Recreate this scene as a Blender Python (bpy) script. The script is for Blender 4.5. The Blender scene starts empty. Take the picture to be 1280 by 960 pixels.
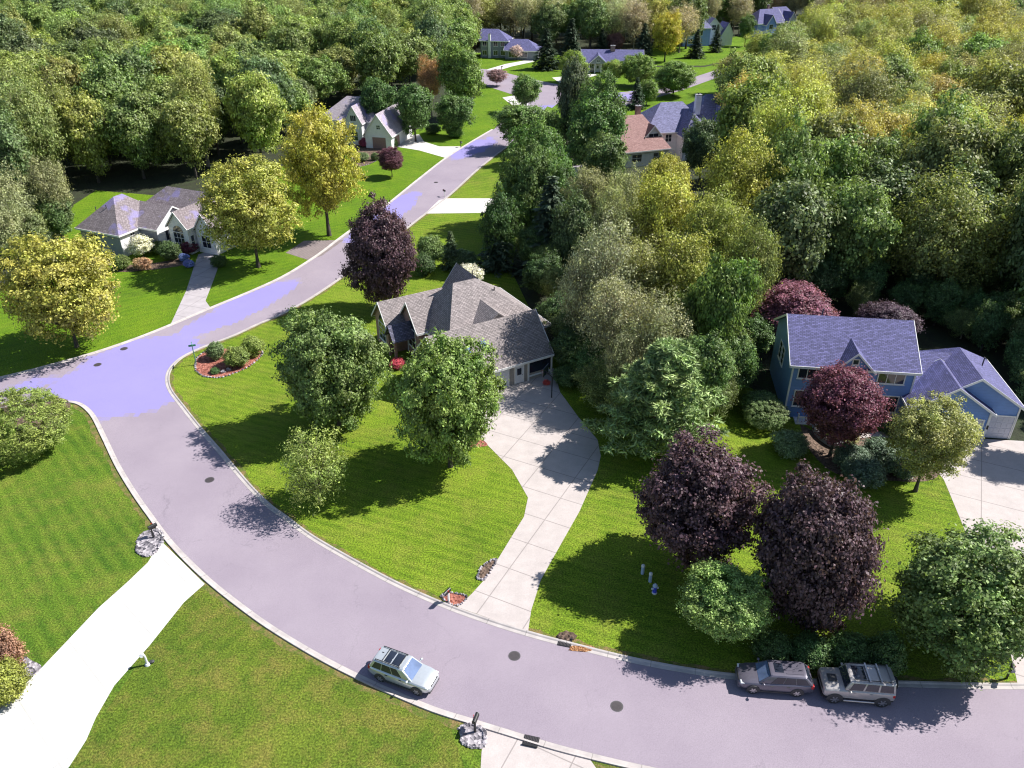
import bpy, bmesh, math, random
import numpy as np
from mathutils import Vector, Matrix
from mathutils.geometry import tessellate_polygon
R = math.radians
rng = np.random.default_rng(7); random.seed(7)
sc = bpy.context.scene
COL = sc.collection
# ------------------------------------------------------------------ survey of the place
CH, CF, CT = 46.0, 1000.0, R(30.5)          # drone height, focal length (px of the 1280 photo), pitch
cT, sT = math.cos(CT), math.sin(CT)
def ray(px, py):
    u = (px-640)/CF; v = (py-480)/CF
    return (u, cT-v*sT, -sT-v*cT)
def g(px, py, z=0.0):                        # ground point seen at a survey point
    d = ray(px, py); t = (z-CH)/d[2]
    return (d[0]*t, d[1]*t)
def at_depth(px, py, Y):                     # point on the vertical plane at Y
    d = ray(px, py); t = Y/d[1]
    return (d[0]*t, CH+d[2]*t)
# ------------------------------------------------------------------ materials
MATS = {}
def nmat(name):
    m = bpy.data.materials.new(name); m.use_nodes = True
    nt = m.node_tree
    for n in list(nt.nodes):
        if n.type != 'OUTPUT_MATERIAL' and n.type != 'BSDF_PRINCIPLED': nt.nodes.remove(n)
    b = nt.nodes.get('Principled BSDF'); MATS[name] = m
    return m, nt, b
def N(nt, t, **k):
    n = nt.nodes.new(t)
    for a, v in k.items():
        if a in n.inputs.keys(): n.inputs[a].default_value = v
        else: setattr(n, a, v)
    return n
def L(nt, a, b): nt.links.new(a, b)
def ramp(nt, src, stops, interp='LINEAR'):
    r = nt.nodes.new('ShaderNodeValToRGB'); r.color_ramp.interpolation = interp
    e = r.color_ramp.elements
    while len(e) < len(stops): e.new(0.5)
    for q, (p, c) in zip(e, stops):
        q.position = p; q.color = (c[0], c[1], c[2], 1) if hasattr(c, '__len__') else (c, c, c, 1)
    L(nt, src, r.inputs[0]); return r.outputs[0]
def mix(nt, f, a, b, mode='MIX'):
    m = nt.nodes.new('ShaderNodeMix'); m.data_type = 'RGBA'; m.blend_type = mode
    for s, v in ((m.inputs[0], f), (m.inputs[6], a), (m.inputs[7], b)):
        if hasattr(v, 'links') or hasattr(v, 'is_linked'): L(nt, v, s)
        elif hasattr(v, '__len__'): s.default_value = (v[0], v[1], v[2], 1)
        else: s.default_value = v
    return m.outputs[2]
def math_(nt, op, a, b=0.0, clamp=False):
    m = nt.nodes.new('ShaderNodeMath'); m.operation = op; m.use_clamp = clamp
    for s, v in ((m.inputs[0], a), (m.inputs[1], b)):
        if hasattr(v, 'is_linked'): L(nt, v, s)
        else: s.default_value = v
    return m.outputs[0]
def wpos(nt): return nt.nodes.new('ShaderNodeNewGeometry').outputs['Position']
def noise(nt, vec, scale, detail=4, rough=0.6):
    n = nt.nodes.new('ShaderNodeTexNoise'); n.inputs['Scale'].default_value = scale
    n.inputs['Detail'].default_value = detail; n.inputs['Roughness'].default_value = rough
    if vec is not None: L(nt, vec, n.inputs['Vector'])
    return n.outputs['Fac']
def bump(nt, b, h, dist=0.02, strength=0.5):
    n = nt.nodes.new('ShaderNodeBump'); n.inputs['Distance'].default_value = dist; n.inputs['Strength'].default_value = strength
    L(nt, h, n.inputs['Height']); L(nt, n.outputs[0], b.inputs['Normal'])
def mapped(nt, vec, rot=0.0, scale=(1, 1, 1), loc=(0, 0, 0)):
    m = nt.nodes.new('ShaderNodeMapping'); m.inputs['Rotation'].default_value = (0, 0, rot)
    m.inputs['Scale'].default_value = scale; m.inputs['Location'].default_value = loc
    L(nt, vec, m.inputs['Vector']); return m.outputs[0]
def plain(name, col, rough=0.6, metal=0.0, spec=0.5, var=0.12, scale=6.0, coat=0.0):
    m, nt, b = nmat(name)
    f = noise(nt, wpos(nt), scale, 3)
    lo = [c*(1-var) for c in col]; hi = [min(1, c*(1+var)) for c in col]
    L(nt, ramp(nt, f, [(0.3, lo), (0.7, hi)]), b.inputs['Base Color'])
    b.inputs['Roughness'].default_value = rough; b.inputs['Metallic'].default_value = metal
    b.inputs['Specular IOR Level'].default_value = spec; b.inputs['Coat Weight'].default_value = coat
    return m
def lawn(name, dark, mid, light, dry, stripe_rot, stripe_w, dry_amt, stripe=0.5):
    m, nt, b = nmat(name); P = wpos(nt)
    n1 = noise(nt, P, 0.11, 4); n2 = noise(nt, P, 0.9, 5, 0.7); n3 = noise(nt, P, 7.0, 3, 0.8)
    c = ramp(nt, n1, [(0.32, dark), (0.5, mid), (0.68, light)])
    c2 = ramp(nt, n2, [(0.3, dark), (0.7, light)])
    c = mix(nt, 0.45, c, c2)
    w = nt.nodes.new('ShaderNodeTexWave'); w.inputs['Scale'].default_value = 0.314/stripe_w; w.inputs['Distortion'].default_value = 1.6
    w.inputs['Detail'].default_value = 2; w.inputs['Detail Scale'].default_value = 0.5
    L(nt, mapped(nt, P, stripe_rot), w.inputs['Vector'])
    c = mix(nt, math_(nt, 'MULTIPLY', math_(nt, 'MULTIPLY', w.outputs['Fac'], stripe), ramp(nt, noise(nt, P, 0.21, 3), [(0.38, 0.35), (0.62, 1.0)])), c, light)
    d = math_(nt, 'MULTIPLY', ramp(nt, noise(nt, P, 0.33, 6, 0.75), [(0.46, 0.0), (0.66, 1.0)]), dry_amt)
    c = mix(nt, d, c, dry)
    fine = ramp(nt, n3, [(0.34, 0.30), (0.5, 0.95), (0.66, 1.85)])
    c = mix(nt, 0.9, c, fine, 'MULTIPLY')
    L(nt, c, b.inputs['Base Color']); b.inputs['Roughness'].default_value = 0.9; b.inputs['Specular IOR Level'].default_value = 0.15
    bump(nt, b, n3, 0.10, 0.9)
    return m
GR_D, GR_M, GR_L, GR_Y = (0.030, 0.075, 0.007), (0.062, 0.125, 0.009), (0.120, 0.185, 0.011), (0.22, 0.19, 0.045)
lawn('lawn_deep', (0.033, 0.086, 0.009), (0.063, 0.134, 0.011), (0.132, 0.200, 0.020), GR_Y, R(-42), 1.15, 0.4, 0.75)  # deeper green turf with diagonal mowing stripes
lawn('lawn_dry', (0.036, 0.081, 0.010), (0.083, 0.134, 0.012), (0.152, 0.196, 0.023), (0.25, 0.18, 0.055), R(30), 1.2, 0.50, 0.25)
lawn('lawn_bright', (0.057, 0.116, 0.008), (0.103, 0.178, 0.010), (0.182, 0.259, 0.020), (0.27, 0.23, 0.055), R(112), 1.0, 0.3, 0.75)
lawn('lawn_far', (0.046, 0.110, 0.007), (0.086, 0.176, 0.008), (0.142, 0.231, 0.010), (0.22, 0.22, 0.04), R(55), 1.2, 0.15, 0.5)
def litter():
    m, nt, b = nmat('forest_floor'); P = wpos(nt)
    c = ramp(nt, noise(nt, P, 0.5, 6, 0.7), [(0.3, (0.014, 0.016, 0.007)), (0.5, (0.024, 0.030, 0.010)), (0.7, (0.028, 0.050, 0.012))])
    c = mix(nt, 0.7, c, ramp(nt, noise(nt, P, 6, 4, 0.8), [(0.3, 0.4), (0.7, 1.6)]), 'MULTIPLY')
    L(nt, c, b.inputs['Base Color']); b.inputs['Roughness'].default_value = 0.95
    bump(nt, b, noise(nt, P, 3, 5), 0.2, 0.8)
litter()
def asphalt():
    m, nt, b = nmat('asphalt'); P = wpos(nt)
    c = ramp(nt, noise(nt, P, 0.16, 5, 0.6), [(0.3, (0.265, 0.222, 0.270)), (0.7, (0.312, 0.265, 0.312))])
    c = mix(nt, 0.55, c, ramp(nt, noise(nt, P, 16.0, 2, 0.9), [(0.25, 0.6), (0.75, 1.4)]), 'MULTIPLY')
    # long wheel-worn streaks and thin cracks
    cr = nt.nodes.new('ShaderNodeTexVoronoi'); cr.feature = 'DISTANCE_TO_EDGE'; cr.inputs['Scale'].default_value = 0.11
    dn = nt.nodes.new('ShaderNodeTexNoise'); dn.inputs['Scale'].default_value = 0.45; dn.inputs['Detail'].default_value = 6; L(nt, P, dn.inputs['Vector'])
    vm = nt.nodes.new('ShaderNodeVectorMath'); vm.operation = 'MULTIPLY_ADD'; L(nt, dn.outputs['Color'], vm.inputs[0]); vm.inputs[1].default_value = (5, 5, 0); L(nt, P, vm.inputs[2])
    L(nt, vm.outputs[0], cr.inputs['Vector'])
    crk = ramp(nt, cr.outputs['Distance'], [(0.0, 1.0), (0.0045, 0.0)])
    crk = math_(nt, 'MULTIPLY', crk, ramp(nt, noise(nt, P, 0.25, 2), [(0.42, 0.0), (0.58, 0.32)]))
    c = mix(nt, crk, c, (0.13, 0.115, 0.14))
    # bluish blocky patches at the junction and along the side street
    sn = nt.nodes.new('ShaderNodeVectorMath'); sn.operation = 'SNAP'; L(nt, P, sn.inputs[0]); sn.inputs[1].default_value = (0.55, 0.75, 1)
    tot = None
    for (px, py, ax, ay, bx, by, wgt) in PATCH:
        x0, y0 = g(px, py); x1, y1 = g(ax, ay); x2, y2 = g(bx, by)
        la = math.hypot(x1-x0, y1-y0); lb = math.hypot(x2-x0, y2-y0); ang = math.atan2(y1-y0, x1-x0)
        mp = nt.nodes.new('ShaderNodeMapping'); mp.vector_type = 'TEXTURE'
        mp.inputs['Location'].default_value = (x0, y0, 0); mp.inputs['Rotation'].default_value = (0, 0, ang); mp.inputs['Scale'].default_value = (la, lb, 1e6)
        L(nt, sn.outputs[0], mp.inputs['Vector'])
        ln = nt.nodes.new('ShaderNodeVectorMath'); ln.operation = 'LENGTH'; L(nt, mp.outputs[0], ln.inputs[0])
        v = math_(nt, 'MULTIPLY', ramp(nt, ln.outputs['Value'], [(0.55, 1.0), (1.0, 0.0)]), wgt)
        tot = v if tot is None else math_(nt, 'MAXIMUM', tot, v)
    v = math_(nt, 'ADD', math_(nt, 'MULTIPLY', tot, 0.62), math_(nt, 'MULTIPLY', noise(nt, sn.outputs[0], 0.20, 5, 0.7), 0.75))
    c = mix(nt, ramp(nt, v, [(0.64, 0.0), (0.70, 0.64)]), c, (0.245, 0.222, 0.58))
    L(nt, c, b.inputs['Base Color']); b.inputs['Roughness'].default_value = 0.9; b.inputs['Specular IOR Level'].default_value = 0.2
    bump(nt, b, noise(nt, P, 25, 2), 0.01, 0.3)
PATCH = [(165, 470, 250, 410, 150, 530, 1.0), (20, 485, 120, 458, 20, 500, .45), (300, 385, 390, 340, 300, 400, .8), (480, 270, 530, 232, 470, 262, .9),
         (590, 185, 625, 165, 585, 178, .6), (690, 140, 720, 128, 690, 130, .6), (780, 120, 830, 110, 780, 112, .5)]
asphalt()
def concrete(name, col, joints=None, dirt=0.15, jf=0.6):
    m, nt, b = nmat(name); P = wpos(nt)
    c = ramp(nt, noise(nt, P, 0.7, 6, 0.65), [(0.3, [q*(1-dirt) for q in col]), (0.65, col)])
    c = mix(nt, 0.5, c, ramp(nt, noise(nt, P, 9, 3, 0.8), [(0.3, 0.82), (0.7, 1.15)]), 'MULTIPLY')
    if joints:
        rot, sx, sy, ox, oy = joints
        br = nt.nodes.new('ShaderNodeTexBrick'); br.offset = 0.0; br.inputs['Scale'].default_value = 1.0
        br.inputs['Brick Width'].default_value = sx; br.inputs['Row Height'].default_value = sy; br.inputs['Mortar Size'].default_value = 0.05
        br.inputs['Mortar Smooth'].default_value = 0.3
        L(nt, mapped(nt, P, rot, (1, 1, 1), (ox, oy, 0)), br.inputs['Vector'])
        c = mix(nt, math_(nt, 'MULTIPLY', br.outputs['Fac'], jf), c, [q*0.35 for q in col])
    L(nt, c, b.inputs['Base Color']); b.inputs['Roughness'].default_value = 0.85; b.inputs['Specular IOR Level'].default_value = 0.25
    bump(nt, b, noise(nt, P, 30, 2), 0.006, 0.3)
concrete('concrete_white', (0.60, 0.585, 0.565), (R(-47), 4.4, 4.2, 1.0, 0), 0.12, 0.30)
concrete('concrete_pink', (0.50, 0.445, 0.43), (R(-63), 3.4, 3.8, 1.1, 0.6), 0.16)
concrete('concrete_worn', (0.45, 0.41, 0.43), (R(20), 3.0, 3.0, 0, 0), 0.2)
concrete('concrete_far', (0.60, 0.57, 0.55), None, 0.1)
concrete('paving_brown', (0.28, 0.23, 0.23), (R(30), 0.5, 0.3, 0, 0), 0.2)
def kerbmat():
    m, nt, b = nmat('kerb_concrete'); P = wpos(nt)
    c = ramp(nt, noise(nt, P, 0.8, 6, 0.7), [(0.3, (0.36, 0.325, 0.32)), (0.65, (0.50, 0.455, 0.44))])
    uv = nt.nodes.new('ShaderNodeUVMap'); sp = nt.nodes.new('ShaderNodeSeparateXYZ'); L(nt, uv.outputs[0], sp.inputs[0])
    fr = math_(nt, 'FRACT', math_(nt, 'MULTIPLY', sp.outputs[0], 1/3.1))
    j = math_(nt, 'LESS_THAN', fr, 0.018)
    c = mix(nt, math_(nt, 'MULTIPLY', j, 0.6), c, (0.16, 0.15, 0.14))
    gut = ramp(nt, sp.outputs[1], [(0.0, 0.45), (0.06, 1.0), (0.5, 1.0), (0.58, 0.86), (0.7, 1.0)])
    c = mix(nt, 1.0, c, gut, 'MULTIPLY')
    L(nt, c, b.inputs['Base Color']); b.inputs['Roughness'].default_value = 0.85
kerbmat()
def verge():
    m, nt, b = nmat('dry_verge'); P = wpos(nt)
    c = mix(nt, ramp(nt, noise(nt, P, 1.2, 6, 0.75), [(0.44, 0.0), (0.6, 1.0)]), (0.085, 0.125, 0.010), (0.22, 0.15, 0.06))
    c = mix(nt, 0.8, c, ramp(nt, noise(nt, P, 8, 3, 0.8), [(0.3, 0.45), (0.7, 1.5)]), 'MULTIPLY')
    L(nt, c, b.inputs['Base Color']); b.inputs['Roughness'].default_value = 0.95
    bump(nt, b, noise(nt, P, 8, 3), 0.1, 0.8)
verge()
def mulch(name, a, c_, sc_=5.0):
    m, nt, b = nmat(name); P = wpos(nt)
    v = nt.nodes.new('ShaderNodeTexVoronoi'); v.inputs['Scale'].default_value = sc_; L(nt, P, v.inputs['Vector'])
    sp = nt.nodes.new('ShaderNodeSeparateColor'); L(nt, v.outputs['Color'], sp.inputs[0])
    L(nt, ramp(nt, sp.outputs[0], [(0.1, a), (0.9, c_)]), b.inputs['Base Color']); b.inputs['Roughness'].default_value = 0.9
    bump(nt, b, v.outputs['Distance'], 0.08, 0.9)
mulch('mulch_red', (0.17, 0.045, 0.03), (0.40, 0.15, 0.11)); mulch('mulch_brown', (0.07, 0.045, 0.03), (0.18, 0.12, 0.09))
mulch('stones', (0.07, 0.065, 0.08), (0.46, 0.42, 0.45), 4.5); mulch('leaf_drift', (0.20, 0.08, 0.03), (0.42, 0.22, 0.10), 9)
def leafmat(name, transl=0.30, var=0.45, spec=0.35, rough=0.5):
    m, nt, b = nmat(name)
    oi = nt.nodes.new('ShaderNodeObjectInfo'); geo = nt.nodes.new('ShaderNodeNewGeometry')
    P = geo.outputs['Position']
    c = oi.outputs['Color']
    cl = ramp(nt, noise(nt, P, 0.55, 3, 0.6), [(0.28, 1-var), (0.72, 1+var)])
    c = mix(nt, 1.0, c, cl, 'MULTIPLY')
    lv = ramp(nt, geo.outputs['Random Per Island'], [(0.0, 0.65), (0.5, 1.3), (1.0, 2.4)])
    c = mix(nt, 1.0, c, lv, 'MULTIPLY')
    hs = nt.nodes.new('ShaderNodeHueSaturation'); L(nt, c, hs.inputs['Color'])
    L(nt, math_(nt, 'ADD', math_(nt, 'MULTIPLY', noise(nt, P, 0.3, 2), 0.08), 0.464), hs.inputs['Hue'])
    c = hs.outputs[0]
    L(nt, c, b.inputs['Base Color']); b.inputs['Roughness'].default_value = rough; b.inputs['Specular IOR Level'].default_value = spec
    tr = nt.nodes.new('ShaderNodeBsdfTranslucent'); L(nt, mix(nt, 1.0, c, (1.2, 1.25, 0.7), 'MULTIPLY'), tr.inputs['Color'])
    ms = nt.nodes.new('ShaderNodeMixShader'); ms.inputs[0].default_value = transl
    L(nt, b.outputs[0], ms.inputs[1]); L(nt, tr.outputs[0], ms.inputs[2])
    L(nt, ms.outputs[0], nt.nodes['Material Output'].inputs['Surface'])
leafmat('leaf'); leafmat('needle', 0.12, 0.3, 0.3, 0.55)
def bark(name, a, c_):
    m, nt, b = nmat(name); P = wpos(nt)
    L(nt, ramp(nt, noise(nt, mapped(nt, P, 0, (1, 1, 0.25)), 5, 5, 0.7), [(0.3, a), (0.7, c_)]), b.inputs['Base Color']); b.inputs['Roughness'].default_value = 0.9
bark('bark_dark', (0.035, 0.028, 0.022), (0.10, 0.085, 0.07)); bark('bark_tan', (0.14, 0.115, 0.085), (0.32, 0.27, 0.20))
def shingle(name, a, c_, patch=None):
    m, nt, b = nmat(name); P = wpos(nt)
    v = nt.nodes.new('ShaderNodeTexBrick'); v.inputs['Scale'].default_value = 1.0; v.inputs['Brick Width'].default_value = 0.40; v.inputs['Row Height'].default_value = 0.17
    v.inputs['Mortar Size'].default_value = 0.02; v.inputs['Color1'].default_value = (*a, 1); v.inputs['Color2'].default_value = (*c_, 1); v.inputs['Mortar'].default_value = (*[q*0.45 for q in a], 1)
    uv = nt.nodes.new('ShaderNodeUVMap'); L(nt, uv.outputs[0], v.inputs['Vector'])
    c = mix(nt, 0.75, v.outputs['Color'], ramp(nt, noise(nt, P, 3.5, 4, 0.8), [(0.25, 0.55), (0.75, 1.45)]), 'MULTIPLY')
    if patch: c = mix(nt, ramp(nt, noise(nt, P, 0.35, 2), [(0.58, 0.0), (0.66, 0.5)]), c, patch)
    L(nt, c, b.inputs['Base Color']); b.inputs['Roughness'].default_value = 0.85
    bump(nt, b, v.outputs['Fac'], -0.02, 0.6)
shingle('roof_taupe', (0.235, 0.203, 0.203), (0.37, 0.318, 0.318)); shingle('roof_blue', (0.080, 0.080, 0.185), (0.155, 0.150, 0.345))
shingle('roof_mauve', (0.20, 0.165, 0.175), (0.31, 0.26, 0.28), (0.27, 0.24, 0.56)); shingle('roof_brown', (0.30, 0.165, 0.155), (0.42, 0.25, 0.24))
shingle('roof_slate', (0.14, 0.14, 0.25), (0.26, 0.26, 0.46)); shingle('roof_pale', (0.36, 0.31, 0.36), (0.48, 0.42, 0.47), (0.26, 0.23, 0.55))
shingle('roof_dark', (0.09, 0.09, 0.14), (0.20, 0.19, 0.28))
def siding(name, col, row=0.16):
    m, nt, b = nmat(name); P = wpos(nt)
    w = nt.nodes.new('ShaderNodeTexWave'); w.bands_direction = 'Z'; w.wave_profile = 'SAW'; w.inputs['Scale'].default_value = 1/row/2/math.pi*1.0
    L(nt, P, w.inputs['Vector'])
    c = mix(nt, 0.5, ramp(nt, w.outputs['Fac'], [(0.0, [q*0.78 for q in col]), (0.25, col), (1.0, col)]), ramp(nt, noise(nt, P, 1.2, 4), [(0.3, [q*0.85 for q in col]), (0.7, [min(1, q*1.12) for q in col])]))
    L(nt, c, b.inputs['Base Color']); b.inputs['Roughness'].default_value = 0.6
    bump(nt, b, w.outputs['Fac'], 0.02, 0.5)
siding('siding_blue', (0.16, 0.29, 0.62)); siding('siding_grey', (0.25, 0.27, 0.33)); siding('siding_white', (0.82, 0.81, 0.82)); siding('siding_taupe', (0.36, 0.32, 0.29))
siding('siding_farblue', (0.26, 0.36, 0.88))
def brickm():
    m, nt, b = nmat('brick'); P = wpos(nt)
    uv = nt.nodes.new('ShaderNodeUVMap')
    v = nt.nodes.new('ShaderNodeTexBrick'); v.inputs['Scale'].default_value = 1.0; v.inputs['Brick Width'].default_value = 0.24; v.inputs['Row Height'].default_value = 0.09
    v.inputs['Mortar Size'].default_value = 0.012; v.inputs['Color1'].default_value = (0.24, 0.10, 0.075, 1); v.inputs['Color2'].default_value = (0.36, 0.17, 0.13, 1); v.inputs['Mortar'].default_value = (0.4, 0.36, 0.33, 1)
    L(nt, uv.outputs[0], v.inputs['Vector']); L(nt, mix(nt, 0.5, v.outputs['Color'], ramp(nt, noise(nt, P, 2, 4), [(0.3, 0.75), (0.7, 1.3)]), 'MULTIPLY'), b.inputs['Base Color']); b.inputs['Roughness'].default_value = 0.85
brickm()
plain('white_trim', (0.78, 0.77, 0.77), 0.5, var=0.05); plain('white_paint', (0.70, 0.70, 0.74), 0.45, var=0.06); plain('garage_paint', (0.52, 0.52, 0.60), 0.5, var=0.08); plain('dark_trim', (0.07, 0.065, 0.07), 0.6)
plain('grey_trim', (0.34, 0.33, 0.35), 0.6); plain('black_metal', (0.018, 0.018, 0.02), 0.45); plain('iron', (0.075, 0.065, 0.07), 0.75, 0.3); plain('pole_green', (0.10, 0.22, 0.20), 0.5); plain('sign_green', (0.05, 0.32, 0.22), 0.5)
plain('pale_blue_plastic', (0.42, 0.52, 0.70), 0.5); plain('blue_enamel', (0.07, 0.09, 0.62), 0.35); plain('tyre', (0.022, 0.022, 0.024), 0.85); plain('rim_alloy', (0.50, 0.50, 0.52), 0.3, 0.85, var=0.05)
plain('glass_dark', (0.022, 0.028, 0.045), 0.06, spec=0.8, var=0.3, scale=0.7); plain('glass_sky', (0.12, 0.17, 0.30), 0.05, spec=1.0, var=0.3, scale=0.8); plain('red_lens', (0.45, 0.02, 0.02), 0.2); plain('clear_lens', (0.70, 0.72, 0.75), 0.12)
plain('car_silver', (0.60, 0.63, 0.66), 0.26, 0.5, var=0.04, coat=0.8); plain('car_plum', (0.135, 0.125, 0.165), 0.3, 0.3, var=0.05, coat=0.6); plain('car_pewter', (0.46, 0.43, 0.42), 0.28, 0.3, var=0.04, coat=0.6)
plain('plastic_dark', (0.045, 0.045, 0.05), 0.6); plain('red_flower', (0.55, 0.06, 0.07), 0.6); plain('door_wood', (0.30, 0.19, 0.17), 0.6); plain('shrub_core', (0.012, 0.016, 0.007), 1.0)
# ------------------------------------------------------------------ object helpers
def tag(o, label=None, cat=None, group=None, kind=None):
    if label: o['label'] = label
    if cat: o['category'] = cat
    if group: o['group'] = group
    if kind: o['kind'] = kind
    return o
def empty(name, loc=(0, 0, 0), rz=0.0, label=None, cat=None, group=None):
    o = bpy.data.objects.new(name, None); COL.objects.link(o); o.location = loc; o.rotation_euler = (0, 0, rz)
    o.empty_display_size = 0.3
    return tag(o, label, cat, group)
class MB:
    def __init__(s): s.v = []; s.f = []; s.uv = {}
    def add(s, vs, fs):
        o = len(s.v); s.v += [tuple(p) for p in vs]; s.f += [tuple(i+o for i in q) for q in fs]; return s
    def box(s, x0, x1, y0, y1, z0, z1):
        return s.add([(x0, y0, z0), (x1, y0, z0), (x1, y1, z0), (x0, y1, z0), (x0, y0, z1), (x1, y0, z1), (x1, y1, z1), (x0, y1, z1)],
                     [(3, 2, 1, 0), (4, 5, 6, 7), (0, 1, 5, 4), (1, 2, 6, 5), (2, 3, 7, 6), (3, 0, 4, 7)])
    def tube(s, p0, p1, r0, r1=None, n=8, caps=True):
        r1 = r0 if r1 is None else r1
        p0 = Vector(p0); p1 = Vector(p1); d = (p1-p0).normalized()
        a = d.orthogonal().normalized(); b = d.cross(a)
        vs = [p0+(a*math.cos(t)+b*math.sin(t))*r0 for t in [2*math.pi*i/n for i in range(n)]] + [p1+(a*math.cos(t)+b*math.sin(t))*r1 for t in [2*math.pi*i/n for i in range(n)]]
        fs = [(i, (i+1) % n, n+(i+1) % n, n+i) for i in range(n)]
        if caps: fs += [tuple(range(n))[::-1], tuple(range(n, 2*n))]
        return s.add(vs, fs)
    def path(s, pts, rads, n=6):
        for i in range(len(pts)-1): s.tube(pts[i], pts[i+1], rads[i], rads[i+1], n, True)
        return s
    def prism(s, poly, z0, z1):            # poly: list of (x,y) ccw or cw
        n = len(poly)
        ar = sum(poly[i][0]*poly[(i+1) % n][1]-poly[(i+1) % n][0]*poly[i][1] for i in range(n))
        if ar < 0: poly = poly[::-1]
        vs = [(x, y, z0) for x, y in poly]+[(x, y, z1) for x, y in poly]
        tr = tessellate_polygon([[Vector((x, y, 0)) for x, y in poly]])
        fs = []
        for t in tr:
            a, b, c = [Vector((*poly[i], 0)) for i in t]
            t = tuple(t) if (b-a).cross(c-a).z > 0 else tuple(t)[::-1]
            fs += [tuple(i+n for i in t), t[::-1]]
        fs += [(i, (i+1) % n, n+(i+1) % n, n+i) for i in range(n)]
        return s.add(vs, fs)
    def sheet(s, poly, z):
        tr = tessellate_polygon([[Vector((x, y, 0)) for x, y in poly]]); fs = []
        for t in tr:
            a, b, c = [Vector((*poly[i], 0)) for i in t]
            fs.append(tuple(t) if (b-a).cross(c-a).z > 0 else tuple(t)[::-1])
        return s.add([(x, y, z) for x, y in poly], fs)
    def ball(s, c, rx, ry, rz, n=10, m=6, jit=0.0):
        vs = [(c[0], c[1], c[2]-rz)]
        for j in range(1, m):
            t = -math.pi/2+math.pi*j/m
            for i in range(n):
                a = 2*math.pi*i/n; k = 1+random.uniform(-jit, jit)
                vs.append((c[0]+rx*k*math.cos(t)*math.cos(a), c[1]+ry*k*math.cos(t)*math.sin(a), c[2]+rz*k*math.sin(t)))
        vs.append((c[0], c[1], c[2]+rz)); fs = []
        for i in range(n): fs.append((0, 1+(i+1) % n, 1+i))
        for j in range(m-2):
            for i in range(n): fs.append((1+j*n+i, 1+j*n+(i+1) % n, 1+(j+1)*n+(i+1) % n, 1+(j+1)*n+i))
        k = 1+(m-2)*n
        for i in range(n): fs.append((k+i, k+(i+1) % n, len(vs)-1))
        return s.add(vs, fs)
    def mesh(s, name, mat, smooth=False, uv=False, recalc=False):
        me = bpy.data.meshes.new(name); me.from_pydata(s.v, [], s.f); me.update()
        if recalc:
            bm = bmesh.new(); bm.from_mesh(me); bmesh.ops.recalc_face_normals(bm, faces=bm.faces); bm.to_mesh(me); bm.free()
        if mat: me.materials.append(MATS[mat])
        if smooth: me.shade_smooth()
        if uv:                                 # metric uv on each face: u horizontal, v up the slope
            ul = me.uv_layers.new(name='UVMap')
            for p in me.polygons:
                nrm = p.normal; h = Vector((-nrm.y, nrm.x, 0))
                h = h.normalized() if h.length > 1e-4 else Vector((1, 0, 0)); w = nrm.cross(h)
                for li in p.loop_indices:
                    co = me.vertices[me.loops[li].vertex_index].co; ul.data[li].uv = (co.dot(h), co.dot(w))
        return me
    def build(s, name, mat, parent=None, smooth=False, uv=False, recalc=False, loc=None):
        o = bpy.data.objects.new(name, s.mesh(name, mat, smooth, uv, recalc)); COL.objects.link(o)
        if parent: o.parent = parent
        if loc: o.location = loc
        return o
def px(pts, z=0): return [g(a, b, z) for a, b in pts]
def smooth_line(pts, k=6):
    out = []; n = len(pts)
    for i in range(n-1):
        p0 = pts[max(i-1, 0)]; p1 = pts[i]; p2 = pts[i+1]; p3 = pts[min(i+2, n-1)]
        for j in range(k):
            t = j/k
            out.append(tuple(0.5*(2*p1[d]+(p2[d]-p0[d])*t+(2*p0[d]-5*p1[d]+4*p2[d]-p3[d])*t*t+(3*p1[d]-p0[d]-3*p2[d]+p3[d])*t**3) for d in (0, 1)))
    out.append(pts[-1]); return out
# ------------------------------------------------------------------ ground, roads, kerbs, drives
def struct(name, mb, mat, **k): return tag(mb.build(name, mat, **k), kind='structure')
struct('ground', MB().sheet([(-1500, -100), (1500, -100), (1500, 2500), (-1500, 2500)], -0.012), 'forest_floor')
# asphalt edges (survey points)
E_SW = smooth_line(px([(75, 500), (100, 503), (118, 517), (133, 545), (150, 580), (170, 613), (189, 640), (218, 678), (258, 718), (301, 753), (351, 788), (428, 832), (530, 878), (594, 899), (636, 912), (710, 934), (827, 961), (960, 982), (1120, 995), (1300, 1000), (1600, 985)]))
E_NE = smooth_line(px([(638, 179), (600, 208), (560, 244), (530, 267), (503, 288), (470, 314), (430, 343), (390, 370), (353, 391), (320, 405), (290, 419), (258, 431), (233, 442), (217, 453), (207, 468), (209, 487), (227, 512), (250, 541), (270, 564), (307, 608), (333, 634), (352, 648), (384, 672), (428, 698), (487, 730), (544, 756), (600, 777), (660, 796), (720, 812), (790, 829), (853, 841), (910, 849), (1000, 856), (1120, 859), (1263, 862), (1400, 858), (1600, 845)]))
E_NW = smooth_line(px([(-330, 540), (-150, 508), (0, 474), (60, 459), (120, 442), (170, 425), (213, 408), (260, 388), (320, 363), (360, 344), (398, 320), (427, 298), (460, 274), (487, 255), (524, 225), (560, 197), (590, 178), (617, 162)]))
E_W = smooth_line(px([(75, 500), (45, 501), (0, 508), (-90, 528), (-200, 552), (-330, 585)]))
road = E_SW + E_NE[::-1] + [g(680, 138), g(700, 112), g(672, 112)] + E_NW[::-1] + E_W[::-1][:-1]
MBr = MB().sheet(road, 0.012)
struct('road', MBr, 'asphalt')
rc = px([(500, 75), (620, 88), (660, 98), (700, 106), (760, 117), (800, 113), (850, 102), (900, 86), (960, 74), (965, 80), (905, 94), (855, 112), (800, 128), (770, 135), (735, 131), (700, 127), (690, 135), (640, 118), (560, 92), (500, 84)])
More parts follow.
